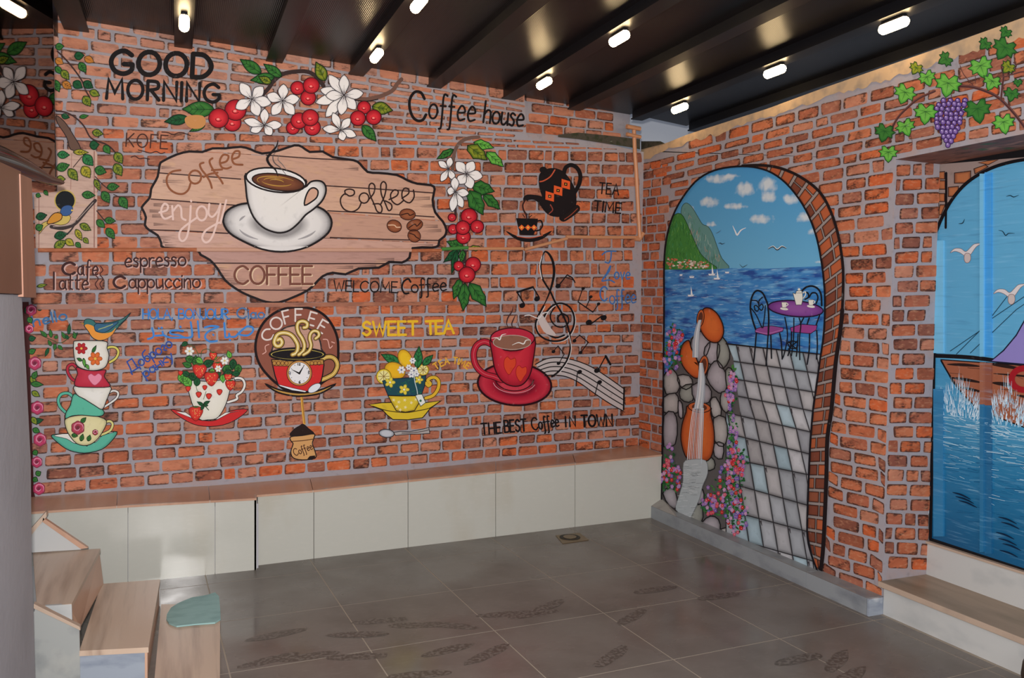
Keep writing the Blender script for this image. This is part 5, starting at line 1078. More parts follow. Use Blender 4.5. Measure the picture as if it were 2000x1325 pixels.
# ------------------------------------------------------------ red mug
m = Motif('painted_red_mug', 'painted red mug with two hearts on a red saucer', 'painting', BACK, 1000, 710)
R4 = lambda s_: C2(s_, 880, 580)
P = Part(); P.shape(ell(1005, 751, 72, 41, 4, n=36), 0, (44, 14, 20), 4, False, rings=[(1, (130, 24, 42)), (.86, (196, 50, 68)), (.66, (178, 32, 54)), (.5, (120, 20, 40)), (.36, (200, 60, 76))]); P.line(ell(1005, 738, 38, 26, 0, 18, 10, 170), 2.2, (70, 14, 24), sm=False); P.line(ell(1005, 744, 42, 24, 0, 18, 20, 170), 1.2, (226, 150, 160), sm=False); m.put('saucer', P)
q = R4('325,375 265,350 205,380 180,450 200,540 260,600 340,625 400,650')
P = Part(); P.line(q, 13, (60, 14, 22)); P.line(q, 10, (180, 34, 54)); P.line(q, 2, (206, 80, 92)); m.put('handle', P)
P = Part(); P.shape(R4('312,330 325,450 345,560 385,640 440,685 510,700 570,680 620,610 645,500 660,330 560,410 420,415'), 0, (60, 14, 22), 2.4, rings=[(1, (150, 24, 42)), (.75, (192, 40, 58)), (.35, (206, 50, 64))], c=R4('480,500')[0]); m.put('mug_body', P)
P = Part(); P.shape(ell(1001, 661, 43, 20, 0, n=28), (188, 44, 66), (60, 14, 24), 2.2, False); P.shape(ell(1000, 669, 37, 14, 0, n=26), (142, 98, 80), (190, 170, 160), 1.2, False); m.put('mug_rim', P)
for s_ in ('320,325 360,320 385,335 400,300 435,290', '480,378 530,358 570,368 590,340 625,338'):
    P = Part(); P.line(R4(s_), 2.4, (230, 224, 218), taper=1); m.put('foam_gull', P, step=0)
for dx, dy, k in ((455, 530, 1), (545, 592, .9)):
    P = Part(); P.shape(R4(' '.join('%f,%f' % (dx+a*k, dy+b*k) for a, b in ((0, 80), (-35, 25), (-35, -35), (-10, -62), (15, -40), (50, -50), (55, 0), (30, 40)))), (216, 70, 44), (160, 20, 30), 1); m.put('heart', P)
P = Part()
for s_, w in (('455,245 438,210 450,160 480,115 488,75', 2.6), ('490,250 478,215 490,180 508,140', 2.6), ('430,230 420,200', 1.4), ('540,245 528,215 530,195', 1.4)): P.line(R4(s_), w, (70, 46, 46), taper=1)
m.put('steam', P)

# ------------------------------------------------------------ music
m = Motif('painted_treble_clef', 'large painted black treble clef with white highlights beside the red mug', 'painting', BACK, 1080, 630)
q = [(1062, 597), (1051, 618), (1046, 636), (1054, 655), (1075, 666), (1100, 664), (1116, 648), (1122, 625), (1115, 603), (1098, 593), (1080, 597), (1066, 612), (1060, 632), (1068, 650), (1085, 660), (1102, 655)]
P = Part(); P.line([(x+2.5, y+1.5) for x, y in q], 1.6, (214, 206, 204)); P.line(q, 3.6, BK); m.put('clef_curl', P)
P = Part(); P.line([(1092, 629), (1090, 620), (1098, 613), (1109, 619), (1110, 631), (1100, 639), (1086, 637), (1076, 625), (1076, 612), (1084, 600)], 2.8, BK); m.put('clef_spiral', P)
P = Part(); P.line([(1059, 502), (1056, 515), (1058, 540), (1066, 556), (1075, 570), (1084, 590), (1095, 608), (1105, 628), (1112, 650), (1114, 680), (1107, 705), (1092, 725), (1078, 736)], 3.6, BK); P.line([(1110, 650), (1116, 680), (1109, 706), (1094, 727)], 1.4, (220, 214, 212)); m.put('clef_stem', P)
P = Part(); P.line([(1062, 597), (1070, 580), (1077, 560), (1082, 535), (1080, 512), (1072, 496), (1064, 492), (1059, 502)], 5, BK, taper=1); P.line([(1059, 500), (1054, 520), (1058, 545)], 1.6, (226, 220, 218)); m.put('clef_loop', P)
P = Part(); P.fill([(1050, 622), (1060, 616), (1075, 640), (1086, 654), (1078, 656), (1062, 648)], (202, 186, 182), sm=True); P.line([(1025, 617), (1035, 616), (1052, 622), (1060, 613), (1070, 610)], 1.8, (222, 216, 214)); m.put('white_gull', P)
m = Motif('painted_music_staff', 'painted curving five line staff with white sheen sweeping right from the red saucer', 'painting', BACK, 1140, 740)
top = smooth([(1046, 712), (1068, 701), (1095, 699), (1125, 705), (1155, 717), (1188, 738), (1219, 760)], n=4); bot = smooth([(1064, 734), (1082, 733), (1105, 736), (1130, 747), (1160, 768), (1190, 788), (1217, 803)], n=4)
P = Part(); n = len(top); P.add(top+bot, [[i, i+1, n+i+1, n+i] for i in range(n-1)], [(190, 178, 176)]*(2*n)); m.put('sheen', P)
for k in range(5):
    f = k/4; P = Part(); P.line([(a[0]+(b[0]-a[0])*f, a[1]+(b[1]-a[1])*f) for a, b in zip(top, bot)], 2, BK, sm=False); m.put('staff_line', P, step=0)
P = Part(); P.line([(1219, 758), (1218, 800)], 3.2, BK, sm=False); m.put('bar_line', P)
def note(label, heads, lines, r=4.6):
    m = Motif('painted_music_note', label, 'painting', BACK, heads[0][0], heads[0][1], 'painted music notes around the clef', lay=.0026)
    for h in heads: P = Part(); P.fill(ell(h[0], h[1], r, r*.8, -25, n=12), BK); m.put('note_head', P, step=0)
    for l_ in lines: P = Part(); P.line(l_[1:], l_[0], BK, sm=False); m.put('stem', P, step=0)
note('painted double note left of the clef loop', [(1020, 597), (1049, 584)], [(2.6, (1010, 571), (1024, 594)), (2.6, (1041, 561), (1053, 581)), (4, (1010, 571), (1041, 561))], 6)
note('painted single note with wavy flag right of the clef loop', [(1090, 559)], [(2.2, (1092, 557), (1108, 537)), (2.2, (1108, 537), (1118, 543), (1123, 552)), (1.6, (1106, 543), (1114, 545), (1122, 548))], 5.5)
note('painted triple note with heads upward near the blue words', [(1139, 564), (1154, 580), (1169, 594)], [(1.8, (1138, 565), (1129, 590)), (1.8, (1153, 582), (1145, 600)), (1.8, (1168, 596), (1158, 610)), (2.2, (1129, 590), (1158, 610))], 3.6)
note('painted slanting pair of notes right of the clef spiral', [(1150, 630), (1179, 621)], [(2.4, (1153, 634), (1176, 617))], 6.4)
note('painted double note with corner beam right of the clef', [(1122, 666), (1134, 689)], [(1.8, (1122, 664), (1132, 655)), (1.8, (1136, 687), (1149, 669)), (2, (1132, 655), (1149, 669))], 4)
note('painted double note between clef and mug', [(1081, 687), (1091, 710)], [(1.6, (1082, 685), (1090, 676)), (1.6, (1093, 708), (1102, 692)), (1.8, (1090, 676), (1102, 692))], 4)
note('painted flagged note standing on the staff', [(1166, 724)], [(2.2, (1169, 722), (1183, 696)), (4.5, (1183, 696), (1192, 712))], 6)
note('painted note with stem down on the staff near the saucer', [(1132, 727)], [(1.8, (1128, 727), (1125, 754))], 5)
note('painted lowest note hanging under the staff', [(1171, 747)], [(1.8, (1168, 748), (1162, 772))], 5)

# ------------------------------------------------------------ teapot
m = Motif('painted_black_teapot', 'painted black teapot with orange diamonds tipping over', 'painting', BACK, 1090, 375)
A4 = lambda s_: C2(s_, 850, 300)
P = Part(); P.line(A4('1005,155 1020,110 1060,90 1105,110 1132,160 1130,220 1110,270 1085,310'), 8, BK); m.put('handle', P)
P = Part(); P.shape(A4('812,215 820,160 870,125 930,118 990,138 1040,190 1082,260 1098,330 1095,410 1050,470 980,492 900,482 850,440 812,385 770,358 725,362 700,382 692,350 720,325 800,330 838,338 820,280'), (30, 24, 26), BK, 2); m.put('pot_body', P)
P = Part(); P.shape(A4('972,500 1000,530 1050,505 1125,445 1118,408 1085,412 1040,455'), (34, 26, 26), BK, 1.6); P.line(A4('1010,515 1060,480 1112,430'), 1.6, (150, 70, 50)); m.put('pot_foot', P)
P = Part(); P.fill(ell(1061, 332, 7.5, 6.5, n=12), BK); P.line(A4('835,150 860,165 880,150'), 3, BK); m.put('knob', P)
P = Part(); P.line(A4('818,220 850,212 900,180 935,128'), 2.4, (196, 88, 60)); P.line(A4('900,400 918,440 890,470'), 2, (150, 70, 56)); m.put('orange_line', P)
for x, y in ((1020, 240), (960, 290), (895, 335)):
    P = Part(); P.fill(A4('%d,%d %d,%d %d,%d %d,%d' % (x-32, y-42, x+34, y-22, x+32, y+42, x-34, y+24)), (226, 92, 46)); P.fill(A4('%d,%d %d,%d %d,%d %d,%d' % (x-12, y-14, x+13, y-10, x+12, y+14, x-13, y+10)), BK); P.fill(ell(*A4('%d,%d' % (x, y))[0], 1.4, n=6), (240, 180, 60)); m.put('orange_diamond', P)
P = Part(); P.line(A4('705,365 685,400 690,440 712,480 716,508'), 3.2, (60, 36, 34)); P.line(A4('712,370 694,402 700,440'), 1.2, (200, 120, 90)); m.put('tea_stream', P)
m = Motif('painted_black_teacup', 'small painted black and orange cup on a black saucer under the spout', 'painting', BACK, 1035, 440)
P = Part(); P.shape(A4('552,605 640,648 740,658 830,642 910,605 840,665 740,690 640,672'), BK, BK, 1.2); P.line(A4('640,648 740,660 840,640'), 1.4, (200, 90, 60)); m.put('saucer', P)
P = Part(); P.line(A4('795,530 825,525 838,560 820,595 785,605'), 3, BK); m.put('handle', P)
P = Part(); P.shape(A4('635,508 800,512 792,575 765,638 668,632 650,572'), BK, BK, 1.4, sm=False); m.put('cup_body', P)
for x in (675, 725, 772): P = Part(); P.fill(A4('%d,578 %d,556 %d,578 %d,602' % (x-24, x, x+24, x)), (228, 104, 50)); P.fill(A4('%d,578 %d,568 %d,578 %d,588' % (x-8, x, x+8, x)), (250, 190, 80)); m.put('orange_diamond', P, step=0)
P = Part(); P.line(A4('700,500 685,478'), 1.4, BK); P.line(A4('735,500 755,482'), 1.4, BK); P.line(A4('712,500 722,470'), 1.4, BK); m.put('splash', P)

# ------------------------------------------------------------ RIGHT WALL: the arch
def RM(name, label, x, y, lay=0., group=None, cat='painting'): return Motif(name, label, cat, RIGHT, x, y, group, lay)
IN_L = [(1291, 982), (1293, 900), (1295, 800), (1296, 700), (1297, 600), (1297, 520), (1301, 470), (1313, 425), (1332, 388), (1358, 355), (1385, 337), (1415, 328), (1450, 325)]
IN_R = [(1480, 328), (1508, 338), (1535, 358), (1560, 388), (1580, 423), (1595, 465), (1604, 510), (1609, 550), (1611, 590), (1609, 650), (1602, 700), (1596, 745), (1588, 800), (1583, 860), (1580, 920), (1577, 1000), (1577, 1050), (1585, 1085), (1598, 1120)]
OUT_R = [(1450, 324), (1490, 323), (1525, 329), (1562, 345), (1600, 374), (1622, 412), (1636, 455), (1644, 500), (1647, 540), (1645, 605), (1640, 655), (1632, 710), (1624, 800), (1616, 855), (1614, 930), (1610, 1030), (1606, 1090), (1601, 1122)]
BOT = [(1291, 980), (1317, 995), (1345, 1022), (1375, 1038), (1402, 1046), (1430, 1052), (1457, 1060), (1490, 1072), (1532, 1092), (1562, 1106), (1597, 1120)]
ARI = IN_L + IN_R
def il(pts, y):      # x of a polyline at height y
    for a, b in zip(pts, pts[1:]):
        if min(a[1], b[1]) <= y <= max(a[1], b[1]) and a[1] != b[1]: return a[0]+(b[0]-a[0])*(y-a[1])/(b[1]-a[1])
    return pts[-1][0]
m = RM('painted_sea_view', 'painted arched view of blue sky, sea and green cliff on the right wall', 1450, 500)
arch_poly = smooth(ARI, False, 2)
sky = clip(arch_poly, 0, 1, 528)
P = Part(); vs = []; cs = []; fs = []
L_side, R_side = smooth(IN_L[::-1], False, 3), smooth([(1450, 325)]+IN_R, False, 3)
ysn = [325.5, 327, 330, 334] + [338+k*6 for k in range(32)] + [528]
CLD = ((1400, 350, 34, 12), (1455, 368, 26, 20), (1500, 362, 26, 20), (1500, 385, 22, 14), (1385, 395, 24, 14), (1435, 403, 32, 9), (1390, 438, 14, 7), (1487, 428, 32, 13), (1545, 388, 24, 14), (1565, 372, 14, 12), (1570, 425, 22, 14), (1588, 452, 14, 9), (1350, 408, 10, 8), (1425, 345, 24, 8), (1600, 512, 14, 5))
alp = []; NQ = 40
for k, y in enumerate(ysn):
    xl_, xr_ = il(L_side, y), il(R_side, y); f = k/(len(ysn)-1); c = (72+f*36, 146+f*28, 200+f*12)
    for q in range(NQ+1):
        x = xl_+(xr_-xl_)*q/NQ; vs.append((x, y)); cs.append(c)
        alp.append(max(0, min(.78, max(1.15-math.hypot((x-a)/rx_, (y-b)/ry_) for a, b, rx_, ry_ in CLD))))
for k in range(len(ysn)-1):
    for q in range(NQ): fs.append([k*(NQ+1)+q, k*(NQ+1)+q+1, (k+1)*(NQ+1)+q+1, (k+1)*(NQ+1)+q])
P.add(vs, fs, cs); P.c = [(c[0], c[1], c[2], a) for c, a in zip(P.c, alp)]; m.put('sky', P, m='cloudsky')
P = Part(.00001); P.shape([(1338, 397), (1350, 403), (1362, 422), (1372, 438), (1383, 443), (1392, 458), (1400, 480), (1410, 505), (1424, 525), (1380, 527), (1340, 470), (1330, 415)], (98, 142, 138), (50, 84, 84), 1.2)
for k in range(90):
    x = R.uniform(1345, 1408); y = 405+(x-1340)*1.35+R.uniform(2, 45)
    if y < 520: P.line([(x, y), (x+R.uniform(-3, 3), y+R.uniform(5, 14))], R.uniform(2, 5), R.choice(((64, 112, 100), (150, 176, 168), (164, 146, 130), (74, 134, 104), (120, 160, 150))), sm=False, taper=1)
m.put('far_cliff', P)
P = Part(.000006); P.shape([(1299, 492), (1303, 462), (1314, 424), (1330, 418), (1343, 440), (1355, 468), (1368, 495), (1385, 512), (1400, 526), (1350, 527), (1299, 527)], (66, 128, 60), (30, 66, 44), 1.2)
for k in range(170):
    y = R.uniform(428, 520); x = R.uniform(1302+max(0, (470-y))*.2, 1332+(y-425)*.55); P.line([(x, y), (x+R.uniform(-3, 3), y+R.uniform(4, 10))], R.uniform(1.4, 3.4), R.choice(((44, 104, 54), (108, 164, 74), (60, 134, 90), (34, 86, 46), (94, 156, 96))), sm=False, taper=1)
m.put('green_hill', P)
P = Part(.000006)
for k in range(120):
    x = R.uniform(1301, 1382); y = R.uniform(502+(x-1300)*.12, 523); P.fill([(x, y), (x+R.uniform(2, 4.5), y), (x+R.uniform(2, 4.5), y+2.4), (x, y+2.4)], R.choice(((214, 206, 190), (196, 120, 90), (222, 214, 204), (170, 150, 130), (200, 100, 76))))
m.put('village', P, kind='stuff')
P = Part(); sea = [(1297, 527), (1380, 527), (1430, 524), (1500, 525), (1606, 520), (1611, 600), (1603, 692), (1520, 682), (1425, 673), (1400, 690), (1340, 760), (1296, 760)]
P.fill(sea, (56, 128, 192)); m.put('sea', P, m='sea')
P = Part(.000006)
for k in range(120):
    y = R.uniform(532, 680); x = R.uniform(1300, 1598); P.line([(x, y), (min(1604, x+R.uniform(4, 20)), y+R.uniform(-1, 1))], R.uniform(.7, 1.8), R.choice(((200, 222, 236), (120, 176, 220), (214, 228, 240), (26, 70, 150))), sm=False, taper=1)
m.put('wave_strokes', P, kind='stuff'); m.l += .0003
# sail boats and gulls
for (x, y, s_, lab) in ((1390, 535, 10, 'painted white sail boat nearest the cliff'), (1400, 543, 9, 'painted sail boat just right of the cliff, the lower one'), (1349, 576, 9, 'painted white boat low in the painted bay'), (1351, 540, 7, 'painted small white boat below the village'), (1330, 536, 4, 'tiny painted boat at the left edge of the bay'), (1420, 531, 6, 'painted white wake right of the sail boats')):
    b_ = RM('painted_boat', lab, x, y, .006, 'painted boats on the sea')
    P = Part()
    if s_ > 7: P.fill([(x, y), (x+.5, y-s_*1.9), (x+4, y)], (232, 236, 240))
    P.fill([(x-s_*.7, y), (x+s_*.8, y), (x+s_*.5, y+3), (x-s_*.5, y+3)], (230, 232, 236)); P.line([(x-s_, y+3.5), (x+s_*1.3, y+3.5)], 1, (226, 200, 196), sm=False, taper=1); b_.put('boat_shape', P)
for (pts, w, c, lab) in (([(1431, 441), (1436, 452), (1440, 459), (1447, 450), (1457, 445)], 3, (226, 230, 234), 'painted white gull in the middle of the painted sky'), ([(1500, 487), (1510, 482), (1518, 488), (1527, 482), (1536, 486)], 3, (60, 66, 76), 'painted dark and white gull above the horizon'), ([(1403, 476), (1407, 475), (1410, 477), (1416, 475)], 1.8, (50, 70, 90), 'tiny dark gull beside the cliff'), ([(1398, 456), (1403, 454), (1408, 450)], 1.2, (80, 110, 130), 'faint gull above the tiny dark gull'), ([(1444, 516), (1450, 522), (1455, 520), (1460, 517)], 1.4, (60, 80, 90), 'gull touching the painted horizon')):
    b_ = RM('painted_gull', lab, pts[0][0], pts[0][1], .006, 'painted gulls in the arch'); P = Part(); P.line(pts, w, c, taper=1)
    if w == 3 and c[0] == 60: P.line([(p[0], p[1]-1.4) for p in pts], 1.4, (230, 234, 236), taper=1)
    b_.put('wings', P)
# terrace
m = RM('painted_terrace', 'painted grey paved terrace running down the arch', 1500, 850, .006)
TP = [(1425, 672), (1598, 692)]
P = Part(); P.fill([(1415, 672), (1602, 693), (1595, 745), (1588, 800), (1583, 860), (1580, 920), (1577, 1000), (1577, 1050), (1598, 1120), (1532, 1092), (1490, 1072), (1450, 1058), (1440, 1040), (1400, 900)], (150, 156, 162)); m.put('paving_ground', P)
TX = [1436, 1458, 1484, 1512, 1540, 1567, 1590]; BX = [1494, 1532, 1570, 1610, 1650, 1692, 1730]
def tl(k, f): # column line k at fraction f down
    return None
rows_l = [(672, 692), (705, 730), (739, 768), (771, 806), (808, 848), (848, 892), (896, 932), (944, 994), (998, 1045), (1050, 1100), (1100, 1150)]
# columns drift right as they come down
def colx(k, r): 
    return 1412 + k*26 + r*(7.6+.25*k) + (1.2*r if r > 3 else 0)
def rowy(r, x): a, b = rows_l[r]; return a+(b-a)*(x-1425)/(1600-1425)
inner = il
for r in range(10):
    for k in range(-4, 9):
        q = []
        for (kk, rr) in ((k, r), (k+1, r), (k+1, r+1), (k, r+1)):
            x = colx(kk, rr); q.append((x, rowy(rr, x)))
        q = clip(q, 1, .0, 1611)
        if len(q) < 3: continue
        # trim to arch side and the flowered edge
        out_ = []
        poly = [(1416, 673), (1601, 693), (1596, 745), (1588, 800), (1583, 860), (1580, 920), (1577, 1000), (1577, 1050), (1597, 1118), (1532, 1091), (1490, 1071), (1452, 1058), (1445, 1000), (1440, 800)]
        ym = sum(p[1] for p in q)/4; xr_ = il(R_side, min(1119, ym+0)) 
        # clip against right boundary as a local line, bottom as a line
        y_a, y_b = min(p[1] for p in q), max(p[1] for p in q); xa_, xb_ = il(R_side, min(1118, y_a)), il(R_side, min(1118, y_b))
        if y_b-y_a > 1:
            sl_ = (xb_-xa_)/(y_b-y_a); q = clip(q, 1, -sl_, xa_-sl_*y_a-1)
        q = clip(q, -1, 0, -1418) if len(q) > 2 else q
        q = clip(q, -.44, 1, 1058-.44*1452) if len(q) > 2 else q
        if len(q) < 3: continue
        ar = abs(sum(q[i][0]*q[(i+1) % len(q)][1]-q[(i+1) % len(q)][0]*q[i][1] for i in range(len(q))))/2
        if ar < 25: continue
        g_ = R.uniform(-12, 12); c = R.choice(((156, 160, 166), (148, 150, 156), (150, 170, 180), (166, 166, 170), (160, 158, 160))); c = tuple(v+g_ for v in c)
        P = Part(); P.shape(q, 0, (44, 42, 46), 1.9, False, rings=[(1, tuple(v*.62 for v in c)), (.75, c), (.3, tuple(min(255, v*1.1) for v in c))]); 
        if R.random() < .4: x0 = q[0]; P.line([(x0[0]+3, x0[1]+4), (x0[0]+6, x0[1]+14)], 4, (70, 66, 70), sm=False, taper=2)
        m.put('paving_slab', P, step=0)
m.l += .001
P = Part(); P.line([(1418, 672), (1598, 692)], 2, BK, sm=False); m.put('terrace_edge', P)
# stones
m = RM('painted_rock_wall', 'painted grey rocks stacked around the clay jars', 1370, 850, .0085)
P = Part(); P.fill([(1296, 735), (1320, 700), (1350, 660), (1362, 650), (1400, 645), (1420, 668), (1432, 700), (1445, 800), (1450, 900), (1455, 1058), (1402, 1046), (1345, 1022), (1291, 982)], (92, 88, 88)); m.put('rock_shade', P)
for q in ([(1352, 665), (1368, 650), (1385, 665), (1380, 690), (1365, 705), (1352, 690)], [(1378, 680), (1392, 668), (1404, 676), (1402, 697), (1392, 712), (1378, 700)], [(1403, 672), (1412, 662), (1422, 680), (1424, 700), (1412, 718), (1402, 705)], [(1382, 738), (1390, 715), (1402, 708), (1415, 728), (1419, 752), (1410, 766), (1396, 760)], [(1297, 738), (1312, 722), (1326, 745), (1322, 765), (1302, 768)], [(1325, 735), (1345, 735), (1352, 750), (1340, 760), (1328, 752)], [(1330, 760), (1350, 752), (1355, 775), (1345, 785), (1330, 778)], [(1297, 778), (1318, 770), (1325, 785), (1322, 805), (1298, 804)], [(1353, 755), (1375, 750), (1388, 765), (1383, 785), (1360, 785)], [(1388, 785), (1398, 778), (1408, 800), (1404, 815), (1392, 812)], [(1410, 768), (1422, 770), (1428, 790), (1418, 805), (1408, 790)], [(1298, 815), (1315, 808), (1322, 830), (1318, 865), (1298, 870)], [(1395, 820), (1415, 818), (1420, 850), (1412, 870), (1397, 860)], [(1396, 868), (1412, 868), (1410, 895), (1396, 890)], [(1418, 725), (1428, 722), (1434, 745), (1428, 765), (1420, 755)],
          [(1296, 965), (1305, 955), (1318, 960), (1322, 990), (1308, 988)], [(1345, 1000), (1356, 980), (1368, 985), (1372, 1010), (1362, 1028), (1348, 1018)], [(1374, 1020), (1388, 1010), (1402, 1016), (1405, 1035), (1390, 1040), (1376, 1034)], [(1405, 1038), (1418, 1032), (1428, 1038), (1430, 1050), (1412, 1047)], [(1360, 960), (1372, 958), (1374, 975), (1364, 985)], [(1372, 902), (1382, 892), (1394, 900), (1394, 915), (1378, 918)], [(1325, 785), (1332, 790), (1333, 815), (1326, 812)]):
    c = R.choice(((150, 148, 146), (164, 160, 158), (138, 140, 134), (158, 152, 158))); qc = (sum(p[0] for p in q)/len(q), sum(p[1] for p in q)/len(q)); q = [(qc[0]+(p[0]-qc[0])*1.1, qc[1]+(p[1]-qc[1])*1.1) for p in q]; q = [p for k_, p in enumerate(smooth(q, True, 2))]; P = Part(); P.shape(q, 0, (30, 28, 30), 2.2, False, rings=[(1, tuple(v*.66 for v in c)), (.7, c), (.25, tuple(v*1.12 for v in c))])
    m.put('rock', P, step=0)
m.l += .0008
# jars
CL = (196, 92, 44)
def jar(label, body, mouth, lay):
    m = RM('painted_clay_jar', label, body[0][0], body[0][1], lay, 'painted clay jars pouring water')
    P = Part(); P.shape(body, 0, (40, 22, 20), 2.2, rings=[(1, (120, 54, 30)), (.82, CL), (.4, (212, 108, 52))]); m.put('jar_body', P)
    P = Part(); P.shape(ell(*mouth, n=18), (196, 100, 56), (50, 26, 20), 1.6, False); P.fill(ell(mouth[0], mouth[1], mouth[2]*.68, mouth[3]*.72, mouth[4], n=16), (96, 54, 40)); m.put('jar_mouth', P); return m
jar('topmost orange clay jar lying on its side against the sea', [(1372, 606), (1385, 602), (1400, 612), (1411, 632), (1413, 652), (1404, 668), (1388, 668), (1374, 655), (1366, 635)], (1368, 622, 7, 17, 8), .0105)
jar('middle orange clay jar leaning left of the falling water', [(1345, 665), (1350, 680), (1360, 700), (1368, 720), (1378, 712), (1380, 730), (1368, 738), (1355, 738), (1338, 722), (1328, 700), (1332, 675)], (1374, 715, 9, 20, 8), .0105)
jar('lowest tall orange clay jar standing upright', [(1345, 792), (1340, 805), (1332, 830), (1330, 860), (1338, 890), (1352, 904), (1370, 904), (1388, 895), (1395, 865), (1394, 835), (1388, 808), (1386, 795)], (1366, 796, 22, 10, 6), .0105)
m = RM('painted_falling_water', 'painted white water falling from jar to jar and down the stream', 1360, 800, .013)
def water(pts, w0, n=10):
    P = Part()
    for k in range(n):
        o_ = (k/(n-1)-.5); P.line([(x+o_*w, y) for (x, y), w in zip(pts, w0)], R.uniform(1, 2.4), R.choice(((210, 216, 222), (186, 196, 204), (226, 226, 228), (170, 178, 188))), taper=0)
    m.put('water_stream', P)
water([(1367, 626), (1362, 645), (1359, 670), (1358, 698)], [4, 8, 10, 10], 8)
water([(1369, 710), (1370, 740), (1368, 770), (1364, 798)], [5, 12, 14, 16], 10)
water([(1364, 798), (1361, 830), (1358, 870), (1356, 905)], [20, 24, 26, 28], 9)
P = Part(.00001); P.shape([(1335, 905), (1350, 898), (1378, 900), (1382, 925), (1372, 950), (1366, 975), (1350, 1010), (1345, 1020), (1320, 998), (1326, 970), (1334, 940)], (176, 184, 188), (120, 124, 128), 1)
for k in range(60):
    y = R.uniform(905, 1010); x = 1332-(y-905)*.12+R.uniform(0, 34)-(y-905)*.03; P.line([(x, y), (x+R.uniform(7, 15), y+R.uniform(-2, 3))], 2, R.choice(((226, 228, 230), (110, 116, 120), (90, 92, 96), (206, 210, 214))), sm=False, taper=1)
m.put('stream', P)
# flowers
def flowers(label, boxes, n, cols, lay=.0155):
    m = RM('painted_flower_bush', label, boxes[0][0], boxes[0][1], lay); P = Part(.000006)
    for k in range(n*2):
        x, y, rx, ry = R.choice(boxes); a = R.uniform(0, 6.28); d = math.sqrt(R.random()); x += math.cos(a)*d*rx; y += math.sin(a)*d*ry; a = R.uniform(0, 3.14)
        P.fill(ell(x, y, R.uniform(2.4, 4.2), R.uniform(1.4, 2.4), math.degrees(a), n=6), R.choice(((40, 100, 46), (30, 82, 44), (70, 128, 60), (54, 116, 70))))
    m.put('foliage', P, kind='stuff'); m.l += .0006; P = Part(.000006)
    for k in range(n):
        x, y, rx, ry = R.choice(boxes); a = R.uniform(0, 6.28); d = math.sqrt(R.random()); x += math.cos(a)*d*rx; y += math.sin(a)*d*ry; c = R.choice(cols)
        for q in range(5): b = q*1.257+a; P.fill(ell(x+2*math.cos(b), y+2.6*math.sin(b), 1.7, 1.9, 0, n=5), c)
        P.l += .00001; P.fill(ell(x, y, .9, n=5), (236, 206, 150))
    m.put('blossoms', P, kind='stuff')
PUR = [(150, 110, 180), (176, 130, 196), (120, 96, 180), (196, 150, 196)]; REDS = [(196, 40, 50), (214, 70, 96), (210, 90, 120)]
flowers('painted purple and red flowers at the upper left of the arch', [(1312, 660, 14, 28), (1305, 700, 9, 32), (1318, 690, 14, 30), (1328, 655, 6, 12)], 60, PUR*2+REDS)
flowers('painted red and purple flowers beside the stream at the lower left', [(1306, 900, 13, 32), (1300, 930, 10, 30), (1320, 935, 10, 26)], 55, PUR+REDS)
flowers('painted climbing purple flowers along the left edge of the terrace', [(1432, 740, 9, 26), (1430, 790, 10, 26), (1424, 770, 8, 16), (1432, 840, 9, 30), (1430, 870, 9, 26)], 60, PUR*3+REDS)
flowers('painted big mass of pink, red and purple flowers at the foot of the terrace', [(1440, 900, 22, 26), (1430, 930, 26, 28), (1415, 960, 34, 30), (1425, 990, 36, 30), (1440, 1010, 20, 36), (1385, 985, 16, 20)], 170, PUR*2+REDS*2)
# bistro furniture
def wire(m, pts, w=2.4, sm=True, name='wire', closed=False): P = Part(); P.line(pts, w, (22, 26, 34), sm=sm, closed=closed); m.put(name, P, step=0)
F7 = lambda s_: [(1450+float(q.split(',')[0])/7.36, 540+float(q.split(',')[1])/7.36) for q in s_.split()]
m = RM('painted_bistro_chair', 'painted black wire chair with purple seat, the left one', 1495, 640, .0105, 'painted bistro chairs')
P = Part(); P.shape(F7('185,760 280,725 420,712 590,740 580,790 450,830 360,850 185,805'), (142, 74, 140), (40, 20, 50), 1.2, sm=False); P.line(F7('190,790 360,822 580,765'), 1, (190, 130, 186)); m.put('seat', P)
wire(m, F7('190,760 150,640 115,480 125,340 165,240 220,205 290,240 335,330 365,420 378,600 372,850'), 3.4, name='back_frame')
for s_ in ('180,470 170,430 200,420 235,460 215,500 175,480', '125,345 200,350 235,400 240,440', '290,300 240,350 235,420', '240,460 275,490 300,440 280,400 255,420', '125,460 200,560 280,740', '330,420 320,560 295,740'): wire(m, F7(s_), 2.2, name='scroll')
for s_ in ('200,820 185,1000 160,1260', '368,850 355,1050 340,1280', '408,850 418,1180', '535,820 560,960 572,1190'): wire(m, F7(s_), 2.8, name='leg')
m = RM('painted_bistro_chair', 'painted black wire chair with purple seat, behind the table', 1590, 640, .0103, 'painted bistro chairs')
wire(m, F7('855,210 920,155 1000,140 1080,175 1130,260 1140,420'), 3.6, name='back_frame'); wire(m, F7('900,330 950,300 940,240 890,230'), 3, name='scroll'); wire(m, F7('960,300 1000,240 1060,245 1085,310 1060,390'), 3, name='scroll')
P = Part(); P.shape(F7('690,740 840,690 1075,705 1060,770 980,825 700,800'), (150, 66, 136), (40, 20, 50), 1.2, sm=False); m.put('seat', P)
for s_ in ('705,800 700,960 655,1140', '965,825 960,1060 930,1265', '1068,780 1078,1000 1065,1190', '880,600 830,690', '960,600 930,690', '1110,560 1060,700'): wire(m, F7(s_), 2.8, name='leg')
m = RM('painted_bistro_table', 'painted round purple table with black wire legs on the terrace', 1556, 605, .0125)
